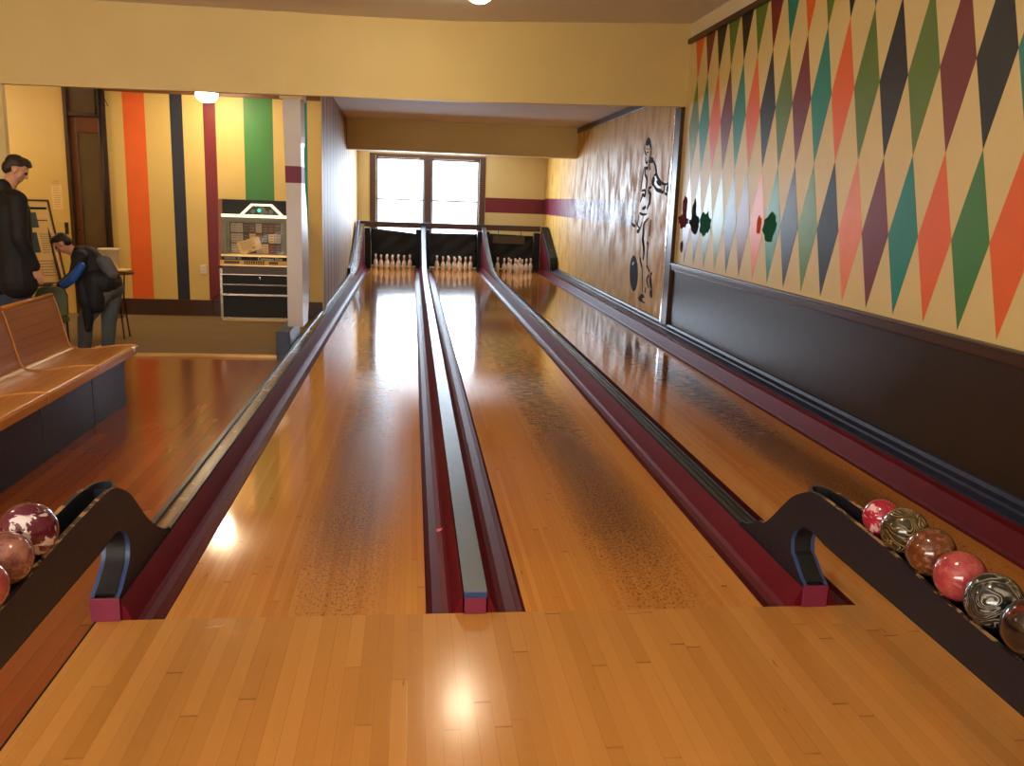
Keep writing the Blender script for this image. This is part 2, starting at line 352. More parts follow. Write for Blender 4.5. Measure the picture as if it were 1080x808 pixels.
# main room shell
struct(B().box(-6.2, -6.0, -5.2, 9.3, -.12, 3.9).build('wall_left', 'orange_yellow_wall'))
struct(B().box(-6.2, WX+.2, -5.2, -5.0, -.12, 4.1).build('wall_behind', 'cream_wall'))
CZ = [(-6.2, 3.481), (-.45, 3.479), (.05, 3.497), (.62, 3.538), (1.43, 3.600), (2.757, 3.748), (WX+.2, 3.957)]
def zc(x):
    for (xa_, za_), (xb_, zb_) in zip(CZ, CZ[1:]):
        if x <= xb_: return za_+(zb_-za_)*(x-xa_)/(xb_-xa_)
    return CZ[-1][1]
cb = B(); cb.prism(CZ+[(x, z+.1) for x, z in reversed(CZ)], -5.2, 8.0, 1)
struct(cb.build('ceiling', 'ceiling_plaster'))
struct(B().prism([(-6.0, 6.09), (-.75, 6.09), (-.27, 6.25), (-.27, 9.0), (-6.0, 9.0)], 3.03, 3.12, 2).build('ceiling_back', 'ceiling_plaster'))
# beam wall over the openings, with the pier at the left
bw = B()
bl = [(-6.0, 6.0, 2.655), (-3.0, 6.0, 2.664), (-1.88, 6.0, 2.670), (-1.25, 6.0, 2.678), (-.60, 6.004, 2.687), (-.30, 6.03, 2.692), (.0, 6.112, 2.706), (.624, 6.326, 2.731), (1.13, 6.504, 2.757), (1.444, 6.615, 2.769), (2.80, 7.095, 2.851), (WX, 7.66, 2.95)]
bl = [(x, y, z, zc(x)+.08) for x, y, z in bl]
T = .08
vs = []
for x, y, zb, zt in bl: vs += [(x, y, zb), (x, y, zt), (x, y+T, zb), (x, y+T, zt)]
fs = []
for k in range(0, 4*(len(bl)-1), 4): fs += [(k, k+4, k+5, k+1), (k+2, k+3, k+7, k+6), (k, k+2, k+6, k+4), (k+1, k+5, k+7, k+3)]
k = 4*(len(bl)-1); fs += [(0, 1, 3, 2), (k, k+2, k+3, k+1)]
bw.add(vs, fs); bw.box(-6.0, -3.03, 6.001, 6.079, -.10, 2.662)
struct(bw.build('wall_beam', 'yellow_wall'))
# striped wall behind the carpet
SW = 9.0
sx = [(-3.06, -3.0, 'y'), (-3.0, -2.83, 'o')]
stripes = [(-2.825, -2.545, 0), (-2.225, -2.065, 1), (-1.80, -1.64, 2), (-1.275, -.893, 3), (-.55, -.44, 4)]
wb = B().box(-3.05, -.25, SW, SW+.15, -.1, 3.1)
wall_back = struct(wb.build('wall_back', 'orange_yellow_wall'))
sb = B()
for a, b, k in stripes: sb.box(a, b, SW-.0015, SW+.01, .20, 2.94, mi=k)
sb.build('painted_stripes', ['orange', 'navy_stripe', 'maroon', 'green', 'teal'], wall_back)
struct(B().box(-3.02, -.26, SW-.03, SW, -.01, .215, bev=.006).build('baseboard_back', 'dark_wood'))
struct(B().box(-3.05, -.26, SW-.03, SW, 2.935, 3.025, bev=.006).build('trim_2', 'brown_trim'))
struct(B().box(-6.0, -3.56, SW, SW+.15, -.1, 3.1).build('wall_back_left', 'orange_yellow_wall'))
# door beside the striped wall
dr = struct(B().box(-3.56, -3.05, SW+.10, SW+.15, -.1, 3.1).build('door_1', 'red_wood'))
d = B().box(-3.57, -3.525, SW-.02, SW+.10, -.01, 3.0, bev=.005).box(-3.095, -3.04, SW-.02, SW+.10, -.01, 3.0, bev=.005).box(-3.525, -3.095, SW-.0, SW+.10, 2.60, 2.66, bev=.005)
d.build('door_frame', 'dark_wood', dr)
d = B()
for x0, x1, z0, z1 in ((-3.525, -3.44, 0, 2.60), (-3.16, -3.095, 0, 2.60), (-3.44, -3.16, 2.40, 2.60), (-3.44, -3.16, 0, .75)): d.box(x0, x1, SW+.05, SW+.11, z0, z1, bev=.006)
d.build('door_stile', 'red_wood', dr)
B().box(-3.44, -3.16, SW+.08, SW+.105, .75, 2.40).build('door_glass', 'glass_dark', dr)
B().box(-3.525, -3.095, SW+.06, SW+.105, 2.66, 3.0).build('transom_glass', 'glass_dark', dr)
B().lathe([(.0, 0), (.018, .003), (.026, .02), (.02, .035), (0, .04)], (-3.48, SW+.02, 1.12), 14).build('door_knob', 'dark_wood', dr)
# pipes in front of the door frame
t = thing('heating_pipe', 'pair of dark vertical pipes in the corner between door and striped wall', 'pipe', (-3.08, SW-.07, 0))
B().tube([(-3.09, SW-.07, -.008), (-3.09, SW-.07, 3.03)], .018).tube([(-3.145, SW-.05, 2.62), (-3.145, SW-.05, 3.03)], .012).tube([(-3.145, SW-.05, 2.62), (-3.145, SW-.05, 2.60), (-3.09, SW-.06, 2.59)], .012).build('pipe', 'iron', t)
B().tube([(-3.09, SW-.075, 2.99), (-2.98, SW-.075, 2.74), (-3.12, SW-.075, 2.74)], .006, 6).build('wire_bracket', 'iron', t)
# right wall with painted diamonds
wr = B().box(WX, WX+.15, -5, 7.80, -.15, 4.05)
wall_right = struct(wr.build('wall_right', 'diamond_wall'))
wal = struct(B().box(WX, WX+.15, 7.80, 19.5, -.15, 3.4).build('wall_right_alcove', 'varnished_wall'))
P_ = .3752; Y0 = 1.659
low = ['leaf_green_x', 'orange', 'teal', 'maroon', 'pale_orange', 'black_paint', 'pale_green', 'slate', 'pale_teal', 'pale_orange', 'plum', 'slate', 'pale_green', 'pale_teal', 'slate', 'plum']
low[0] = 'green'
mid = ['black_paint', 'maroon', 'leaf_green', 'black_paint', 'leaf_green', 'orange', 'teal', 'maroon', 'leaf_green', 'black_paint', 'orange', 'teal', 'maroon', 'orange', 'teal', 'leaf_green']
top = ['orange', 'teal', 'green', 'maroon', 'teal', 'black_paint', 'leaf_green', 'orange', 'teal', 'maroon', 'leaf_green', 'black_paint', 'leaf_green', 'black_paint', 'maroon', 'orange']
near_low = ['orange', 'teal', 'black_paint', 'green', 'maroon', 'orange', 'teal']; near_mid = ['teal', 'orange', 'green', 'maroon', 'black_paint', 'teal', 'orange']
dmats = ['orange', 'green', 'leaf_green', 'teal', 'maroon', 'black_paint', 'slate', 'plum', 'pale_orange', 'pale_teal', 'pale_green', 'dark_teal']
Z0, Z1, Z2, ZT = 1.018, 2.118, 3.222, 3.69
db = B()
def dia(yc, za, zb, c, clip=9.0):
    h = P_/2; zm = (za+zb)/2; x = WX-.0015
    if clip < zb: # only the lower, clipped part
        if clip <= zm:
            hh = h*(clip-za)/(zm-za); poly = [(yc, za), (yc-hh, clip), (yc+hh, clip)]
        else:
            hh = h*(zb-clip)/(zb-zm); poly = [(yc, za), (yc-h, zm), (yc-hh, clip), (yc+hh, clip), (yc+h, zm)]
    else: poly = [(yc, za), (yc-h, zm), (yc, zb), (yc+h, zm)]
    db.prism(poly, x, x+.005, 0, dmats.index(c))
for k in range(-7, 16):
    yc = Y0+k*P_
    lc = low[k] if k >= 0 else near_low[-k-1]; mc = mid[k] if k >= 0 else near_mid[-k-1]; tc = top[k] if k >= 0 else near_low[(-k+2) % 7]
    dia(yc, Z0, Z1, lc); dia(yc, Z1, Z2, mc); dia(yc, Z2, 2*Z2-Z1, tc, ZT)
db.build('painted_diamonds', dmats, wall_right)
# unfaded patches left on the worn diamonds
pb = B()
def patch(yc, zc_, hy, hz, c, sd):
    dx = .0006*(sd % 7)
    rn = random.Random(sd); n = 22; pl = []
    for i in range(n):
        a = 2*PI*i/n; q = 1+rn.uniform(-.22, .22); pl.append((yc+hy*q*math.cos(a), zc_+hz*q*math.sin(a)))
    pb.prism(pl, WX-.0025-dx, WX+.001, 0, c)
patch(7.43, 1.54, .20, .085, 0, 1); patch(7.40, 1.68, .09, .17, 0, 11); patch(7.42, 1.22, .05, .07, 0, 12)
patch(6.98, 1.52, .18, .11, 1, 2); patch(7.02, 1.62, .09, .18, 1, 21)
patch(6.60, 1.535, .19, .135, 2, 3); patch(4.72, 1.555, .165, .125, 2, 4); patch(4.98, 1.56, .045, .085, 3, 5)
pb.build('unfaded_patches', ['patch_maroon', 'patch_black', 'patch_teal', 'patch_orange'], wall_right)
B().box(WX-.012, WX+.01, -5, 7.68, .15, .91).build('wainscot_panel', 'wainscot', wall_right)
B().box(WX-.04, WX+.01, -5, 7.68, .90, .965, bev=.008).box(WX-.055, WX+.01, -5, 7.68, .963, .99, bev=.008).build('chair_rail', 'dark_wood', wall_right)
B().box(WX-.045, WX+.01, -5, 7.66, 3.69, 3.75, bev=.01).build('picture_rail', 'dark_wood', wall_right)
B().box(WX-.002, WX+.01, -5, 7.66, 3.75, 3.99).build('upper_strip', 'cream_wall', wall_right)
# post where the varnished wall begins
t = struct(B().box(WX-.05, WX+.02, 7.70, 7.96, -.05, 2.955, bev=.006).build('trim_3', 'dark_wood'))
B().box(WX-.058, WX-.03, 7.93, 7.975, .15, 2.94, bev=.004).build('metal_edging', 'bright_metal', t)
# alcove
struct(B().prism([(-.265, 6.28), (1.1, 6.60), (WX, 7.745), (WX, 14.95), (-.345, 14.95), (-.265, 9.1)], 3.23, 3.33, 2).build('ceiling_alcove', 'alcove_ceiling'))
so = B().box(-.40, WX, 14.95, 15.25, 2.62, 3.28); so.box(-.40, WX, 14.93, 14.96, 2.62, 2.70); so.box(-.40, WX, 14.93, 14.96, 3.17, 3.23)
struct(so.build('wall_soffit', 'yellow_wall'))
struct(B().box(-.5, WX, 15.2, 19.5, 2.95, 3.05).build('ceiling_pit', 'alcove_ceiling'))
struct(B().box(WX-.03, WX+.01, 8.0, 14.93, 3.13, 3.23, bev=.006).build('trim_4', 'dark_wood'))
pp = [(-.249, 9.03), (-.345, 15.0), (-.40, 19.4)]
struct(B().prism([(x, y) for x, y in pp]+[(x-.12, y) for x, y in reversed(pp)], -.15, 3.28, 2).build('wall_alcove_left', 'partition_boards'))
struct(B().prism([(-.253, 9.0), (-.34, 14.93), (-.36, 14.93), (-.273, 9.0)], 3.08, 3.23, 2).build('trim_5', 'brown_trim'))
WY = 19.3
w0, w1, wz0, wz1 = -.085, 2.85, .60, 2.77
wb = B().box(-.55, w0, WY, WY+.15, -.15, 3.05).box(w1, WX+.1, WY, WY+.15, -.15, 3.05).box(w0, w1, WY, WY+.15, wz1, 3.05).box(w0, w1, WY, WY+.15, -.15, wz0)
wa = struct(wb.build('wall_alcove_back', 'yellow_wall'))
B().box(w1+.01, WX, WY-.0015, WY+.01, 1.39, 1.765).build('painted_band', 'brick_red', wa)
wn = struct(B().box(w0, w0+.17, WY-.04, WY+.1, wz0, wz1, bev=.01).box(w1-.17, w1, WY-.04, WY+.1, wz0, wz1, bev=.01).box(w0+.17, w1-.17, WY-.04, WY+.1, wz1-.14, wz1, bev=.01)
            .box(w0+.17, w1-.17, WY-.04, WY+.1, wz0, wz0+.10, bev=.01).box(1.285, 1.475, WY-.04, WY+.1, wz0+.1, wz1-.14, bev=.01).build('window_1', 'window_wood'))
for a, b in ((w0+.17, 1.285), (1.475, w1-.17)):
    B().box(a, b, WY+.02, WY+.05, 1.625, 1.655).box(a, a+.03, WY+.02, WY+.05, wz0+.1, wz1-.14).box(b-.03, b, WY+.02, WY+.05, wz0+.1, wz1-.14).build('sash', 'window_wood', wn)
    B().box(a, b, WY+.055, WY+.06, wz0+.1, wz1-.14).build('pane', 'window_glass', wn)
sb = B()
for i in range(44):
    z = .7+i*.046
    for x in (w0+.15, w1-.15): sb.box(x-.009, x+.009, WY-.046, WY-.038, z, z+.022)
for i in range(26):
    for xa in (w0+.22, 1.53):
        x = xa+i*.04; sb.box(x, x+.02, WY-.046, WY-.038, wz1-.11, wz1-.09)
sb.build('edging_light_dots', 'white_plastic', wn)  # white blocks stand in for light coming through perforations in the edging

# ------------------------------------------------------------------ lanes, gutters, dividers
side = ('left', 'middle', 'right')
for k, (a, b) in enumerate(((X1, X2), (X3, X4), (X5, X6))):
    o = B().box(a, b, 0.0005, 18.35, -.075, -.0005).build('bowling_lane', 'lane_wood_%d' % k)
    tag(o, ('glossy maple bowling lane nearest the striped wall, leftmost of three', 'glossy maple bowling lane in the middle, between the two gutters with the open divider', 'glossy maple bowling lane along the dark wainscot, rightmost of three')[k], 'bowling lane', 'bowling lanes')
def gutter(xl, xd, label):      # xl lane edge, xd divider side
    s = 1 if xd > xl else -1; w = abs(xd-xl)
    pr = [(0, -.004), (.006, -.030), (.03, -.042), (w*.45, -.046), (w*.62, -.036), (w*.70, -.020), (w-.004, .088), (w-.004, -.07), (0, -.07)]
    g = B(); n = len(pr); ys = (.0005, 18.3)
    vs = [(xl+s*u, y, z) for y in ys for u, z in pr]
    for i in range(n): g.add([vs[i], vs[(i+1) % n], vs[n+(i+1) % n], vs[n+i]], [(0, 1, 2, 3)], 1 if i < 4 else 0)
    g.add([vs[i] for i in range(n)], [tuple(range(n))]); g.add([vs[n+i] for i in range(n)], [tuple(range(n))])
    tag(g.build('lane_gutter', ['gutter_red', 'gutter_floor_red']), label, 'gutter', 'red lane gutters')
D = [(-.281, -.171), (1.218, 1.316), (2.721, 2.816)]
gutter(X1, D[0][1], 'dark red gutter left of the left lane, below the left ball rack')
gutter(X2, D[1][0], 'dark red gutter right of the left lane, holding the pink chalk bit')
gutter(X3, D[1][1], 'dark red gutter left of the middle lane, beside the bare flat divider')
gutter(X4, D[2][0], 'dark red gutter right of the middle lane, leading to the right ball rack')
gutter(X5, 2.838, 'dark red gutter left of the right lane, mostly hidden behind the divider')
gutter(X6, 4.20, 'dark red gutter along the navy ledge under the wainscot')
KP = [(13.2, .100), (14.3, .108), (15.1, .135), (15.83, .20), (16.4, .33), (16.9, .47), (17.4, .64), (17.9, .83), (18.40, 1.05)]
KS = smooth_path(KP, 4)
def divider(x0, x1, name, label, y0, style):
    t = thing(name, label, 'lane divider', ((x0+x1)/2, y0, 0))
    ys = y0
    body = [(ys, -.07), (ys, .085)]+[(y, z-.015) for y, z in KS]+[(18.40, -.07)]
    B().prism(body, x0+.003, x1-.003, 0).build('body', 'gutter_red', t)
    path = [(ys, .1), (4, .1), (9, .1)]+KS
    if style == 'flat':
        B().sweep(path, 0, x0, x1, .016).build('cap', 'cap_grey', t)
        B().box(x0+.002, x1-.002, ys-.012, ys, -.07+.071, .074, bev=.003).build('end_block', 'red_block', t)
        B().box(x0, x1, ys-.014, ys, .074, .1008, bev=.002).build('cap_end', 'blue_paint', t)
    else:
        w = x1-x0
        B().sweep([(y, z-.012) for y, z in path], 0, x0, x1, .010).build('cap', 'tan_groove' if style == 'tan' else 'dark_groove', t)
        B().sweep([(y, z+.006) for y, z in path], 0, x0-.004, x0+w*.22, .026).build('rail', 'worn_navy', t)
        B().sweep([(y, z+.002) for y, z in path], 0, x1-w*.16, x1+.003, .022).build('rail', 'worn_navy', t)
        if style == 'dark': B().sweep([(y, z-.006) for y, z in path], 0, x0+w*.50, x0+w*.62, .012).build('centre_rail', 'cap_rail', t)
    return t
dl = divider(*D[0], 'lane_divider', 'grooved divider rail with tan channel left of the left lane', .745, 'tan')
dm = divider(*D[1], 'lane_divider', 'flat grey-topped divider between left and middle lanes, red block on its end', .0, 'flat')
dr_ = divider(*D[2], 'lane_divider', 'grooved dark divider rail between middle and right lanes, worn pale edges', .745, 'dark')
# extra outer board of the left divider beside the pit
ob = [(15.0, -.05), (15.0, .14)]+[(y-.5, z+.05) for y, z in KS if y > 15.4]+[(18.40, 1.11), (18.40, -.05)]
B().prism(ob, -.325, -.285, 0).build('outer_board', 'blue_paint', dl)
B().sweep([(y-.5, z+.055) for y, z in KS if y > 15.4]+[(18.40, 1.115)], 0, -.335, -.28, .02).build('outer_rail', 'worn_navy', dl)
# posts that carry the crossbar
B().box(1.20, 1.345, 18.34, 18.42, -.05, 1.10, bev=.006).build('post', 'blue_paint', dm)
# ledge along the right wall
t = thing('lane_divider', 'navy ledge along the foot of the wainscot, right of the right lane', 'lane divider', (4.3, 0, 0))
B().prism([(4.205, -.07), (4.205, .115), (4.225, .128), (4.30, .134), (4.305, .150), (4.36, .158), (4.37, .185), (WX-.012, .188), (WX-.012, -.07)], -2.6, 16.9, 1).build('ledge', 'navy_paint', t)
B().box(4.198, 4.212, .002, 16.9, .02, .122, bev=.003).build('red_face', 'gutter_red', t)
kb = [(16.3, -.05), (16.3, .18), (16.75, .33), (18.38, 1.09), (18.45, 1.09), (18.45, -.05)]
B().prism([(16.75, -.05), (16.75, .30), (16.80, .42), (18.30, 1.08), (18.45, 1.09), (18.45, -.05)], 4.22, 4.385, 0).build('kickback', 'rack_inside', t)
B().prism([(16.95, -.04), (16.95, .30), (18.36, 1.0), (18.36, -.04)], 4.205, 4.222, 0).build('kickback_lining', 'gutter_red', t)

# crossbar and curtains in the pit
t = thing('pit_crossbar', 'long dark wooden crossbar above the pin curtains, in front of the window', 'crossbar', (2.0, 18.46, 1.0))
B().box(-.33, 4.20, 18.425, 18.50, .962, 1.085, bev=.01).build('bar', 'window_wood', t)
B().box(-.33, 4.20, 18.42, 18.505, 1.085, 1.098, bev=.004).build('bar_top', 'cap_grey', t)
def curtain(x0, x1, zl, zr, label, sd, panel=False):
    t = thing('pin_curtain', label, 'curtain', ((x0+x1)/2, 18.55, .9), 'black pit curtains')
    n, mrow = 24, 18; rn = random.Random(sd); ph = rn.uniform(0, 6); b = B(); vs = []
    for s_ in (0, 1):
        for j in range(mrow+1):
            for i in range(n+1):
                u = i/n; v = j/mrow; x = x0+u*(x1-x0); z = .02+v*(zl+(zr-zl)*u-.02)
                y = 18.62+.018*math.sin(9*u+3*v+ph)+.014*math.sin(14*(u-v)+ph)+.03*(1-v)*math.sin(PI*u)
                vs.append((x, y+.012*s_, z))
    q = (n+1)*(mrow+1); fs = []
    for j in range(mrow):
        for i in range(n):
            a = j*(n+1)+i; fs += [(a, a+1, a+n+2, a+n+1), (q+a, q+a+n+1, q+a+n+2, q+a+1)]
    edge = [i for i in range(n+1)]+[j*(n+1)+n for j in range(1, mrow+1)]+[mrow*(n+1)+i for i in range(n-1, -1, -1)]+[j*(n+1) for j in range(mrow-1, 0, -1)]
    for a, c in zip(edge, edge[1:]+edge[:1]): fs.append((a, q+a, q+c, c))
    b.add(vs, fs, 0, True); b.build('curtain', 'leather', t)
    for u in (.22, .72):
        x = x0+u*(x1-x0); z = zl+(zr-zl)*u
        B().tube([(x, 18.60, z-.03), (x, 18.585, z+.03), (x, 18.52, 1.0)], .009, 6).box(x-.02, x+.02, 18.58, 18.60, z-.05, z+.0, bev=.004).build('hook', 'iron', t)
    if panel:
        lb = B().box(x0+.12, x1-.22, 18.575, 18.59, zl-.24, zl-.05, bev=.004).build('label_panel', 'brown_label', t)
    return t
curtain(-.02, 1.10, .925, .82, 'black leather pin curtain with slanting top behind the left lane pins', 1)
curtain(1.42, 2.62, .845, .855, 'black leather pin curtain under the window behind the middle lane pins', 2)
curtain(2.90, 4.05, .88, .845, 'black leather pin curtain with brown label panel behind the right lane pins', 3, True)
t = thing('pit_backstop', 'dark boards lining the pit behind the pins below the curtains', 'backstop', (2.0, 18.8, -.07))
for a, b in ((-.17, -.02), (1.08, 1.22), (1.316, 1.43), (2.61, 2.72), (2.81, 2.92), (4.04, 4.2)):
    B().box(a+.004, b-.004, 18.36 if a not in (1.08, 1.316) else 18.46, 18.57, -.05, .93, bev=.01).build('side_board', 'rack_inside', t)

# ------------------------------------------------------------------ pins
H = .335
prof = [(.0, 0), (.028, 0), (.030, .004), (.036, .035), (.047, .075), (.0525, .105), (.053, .118), (.050, .145), (.041, .175), (.031, .200), (.0245, .220), (.0215, .235), (.0205, .248), (.0215, .262), (.0245, .280), (.0275, .298), (.0280, .308), (.0255, .320), (.018, .331), (.008, .3345), (0, .335)]
pm = B().lathe(prof, (0, 0, 0), 20).build('bowling_pin', 'pin_white')
nk = B()
for z0, z1 in ((.212, .226), (.240, .254)):
    def rad(z):
        for (r0, a), (r1, b) in zip(prof, prof[1:]):
            if a <= z <= b and b > a: return r0+(r1-r0)*(z-a)/(b-a)
    nk.lathe([(rad(z0)-.003, z0-.001), (rad(z0)+.0012, z0), (rad((z0+z1)/2)+.0012, (z0+z1)/2), (rad(z1)+.0012, z1), (rad(z1)-.003, z1+.001)], (0, 0, 0), 20)
ns = nk.build('neck_stripes', 'pin_red', pm)
names = ['red-necked front pin', 'left pin of the second row', 'right pin of the second row', 'left pin of the third row', 'centre pin of the third row', 'right pin of the third row', 'far left pin of the back row', 'second pin from left in the back row', 'third pin from left in the back row', 'far right pin of the back row']
PS = .275; first = True
for L, (a, b) in enumerate(((X1, X2), (X3, X4), (X5, X6))):
    cx = (a+b)/2; k = 0
    for row in range(4):
        for i in range(row+1):
            if first: o, s_ = pm, ns; first = False
            else:
                o = pm.copy(); s_ = ns.copy(); C.objects.link(o); C.objects.link(s_); s_.parent = o
            o.location = (cx+(i-row/2)*PS, 17.27+row*PS*.866, 0)
            tag(o, 'white pin, %s on the %s lane' % (names[k], side[L]), 'bowling pin', 'bowling pins on the %s lane' % side[L]); k += 1

# ------------------------------------------------------------------ ball return racks
def rack(xf, s, dz, label, legx):
    """xf: visible face of the near plate; s: direction in which the rack lies from it"""
    t = thing('ball_return_rack', label, 'ball rack', (xf+s*.055, 0, 0))
    arc = [(0, .100), (.045, .120), (.085, .147), (.125, .175), (.150, .205), (.163, .245), (.160, .280), (.140, .312), (.105, .340), (.06, .362), (.01, .372), (-.06, .370), (-.146, .360)]
    arc = [(y, z-(.0 if z < .2 else dz*.5)) for y, z in arc]
    arcs = smooth_path(arc, 3)
    up = [(-2.3, .50), (-1.5, .505), (-.97, .52), (-.62, .548), (-.25, .563), (-.06, .565), (.03, .552), (.10, .525), (.20, .470), (.30, .385), (.40, .292), (.47, .240), (.54, .195), (.62, .150), (.68, .125), (.74, .112)]
    up = [(y, z-(dz if z > .2 else 0)) for y, z in up]
    ups = smooth_path(up, 4)
    poly = arcs+[(-2.3, .345-dz*.5)]+ups+[(.74, .0), (0.0, .0)]
    for q, (xa, xb) in enumerate(((xf, xf+s*.018), (xf+s*.096, xf+s*.114))):
        pb_ = B().prism(poly, xa, xb, 0)
        n = len(arcs)+1
        for i in range(len(pb_.f)):      # worn edge on the upper rim
            if n <= i < n+len(ups)-1: pb_.mi[i] = 1
            if i < len(arcs)-4: pb_.mi[i] = 2
        pb_.build('side_plate', ['rack_black', 'chipped_edge', 'rim_blue'], t)
    xa, xb = (xf+s*.018, xf+s*.096)
    B().sweep([(y+.014, z) for y, z in arcs if z > .09 and y > -.02][::-1], 0, min(xa, xb), max(xa, xb), .012).build('arch_lining', 'rack_inside', t)
    B().prism([(.0, .001), (.0, .088), (.72, .088), (.72, .001)], min(xa, xb), max(xa, xb), 0).build('channel_floor', 'cap_grey', t)
    B().sweep([(-2.3, .40-dz), (-.1, .42-dz), (.02, .45-dz), (.07, .50-dz)][::1], 0, min(xa, xb), max(xa, xb), .012).build('trough', 'rack_inside', t)
    hump = [(y, z-.004) for y, z in ups if y >= .05]
    B().prism(hump+[(.74, .09), (.20, .09), (.21, .25), (.12, .38), (.05, .42)], min(xa, xb), max(xa, xb), 0).build('hump', 'rack_black', t)
    # rounded end of the trough
    e = B(); cxx = xf+s*.057; pts = []
    for i in range(13):
        a = PI*i/12; pts.append((cxx+.054*math.cos(a), .02+.10*math.sin(a)))
    inner = [(cxx+(x-cxx)*.78, .02+(y-.02)*.80) for x, y in pts]
    e.prism(pts+inner[::-1], .47-dz, .556-dz, 2).build('rounded_end', 'cap_rail', t)
    B().box(xf+s*-.004, xf+s*.112, -.012, .0, .001, .100, bev=.003).build('end_block', 'red_block', t)
    B().box(min(legx), max(legx), -2.28, -2.18, -.02 if s < 0 else 0, .35-dz*.5, bev=.006).build('leg', 'rack_black', t)
    return t
rack(-.172, -1, 0.0, 'dark left ball return rack with blue-rimmed arch, beside the left lane', (-.30, -.18))
rack(2.721, 1, .030, 'dark right ball return rack with blue-rimmed arch, holding six balls', (2.73, 2.83))
def ball(x, y, r, top, mat, label, grp):
    w = .039; z = top+math.sqrt(r*r-w*w)
    bm = bmesh.new(); bmesh.ops.create_icosphere(bm, subdivisions=4, radius=r)
    o = B().bm(bm, 0, True).build('bowling_ball', mat)
    o.location = (x, y, z); o.rotation_euler = (R.uniform(0, 6), R.uniform(0, 6), R.uniform(0, 6))
    # two finger holes
    tag(o, label, 'bowling ball', grp); return o
zt = lambda y, dz: (.548-dz+.0427*0+(.563-.548)*(y+.62)/.37 if y > -.62 else .52-dz+(.548-.52)*(y+.97)/.35 if y > -.97 else .505-dz+(.52-.505)*(y+1.5)/.53)
g = 'bowling balls in the right rack'
for y, r, m_, lb in ((-.437, .070, 'ball_red_white', 'small red and white marbled bowling ball, farthest in the right rack'), (-.592, .083, 'ball_olive', 'olive brown bowling ball with pale swirls in the right rack'),
                     (-.760, .083, 'ball_brown', 'speckled brown bowling ball between the olive and pink balls'), (-.926, .083, 'ball_pink', 'plain pink bowling ball in the right rack'),
                     (-1.095, .086, 'ball_grey', 'grey and black swirled bowling ball in the right rack'), (-1.272, .089, 'ball_dark', 'dark brown red-veined bowling ball at the right photo edge')):
    ball(2.721+.057, y, r, zt(y, .03)+.0005, m_, lb, g)
g = 'bowling balls in the left rack'
for y, r, m_, lb in ((-.609, .090, 'ball_plum_white', 'plum and white marbled bowling ball, farthest in the left rack'), (-.783, .083, 'ball_mauve', 'brownish mauve bowling ball second in the left rack'), (-.950, .083, 'ball_rose', 'rose red bowling ball at the left photo edge')):
    ball(-.172-.057, y, r, zt(y, 0)+.0005, m_, lb, g)
o = B().tube([(1.135, 1.02, -.036), (1.165, 1.035, -.036)], [.009, .010], 10).build('chalk_piece', 'pink_chalk'); tag(o, 'small pink bit of chalk lying in the red gutter', 'chalk')
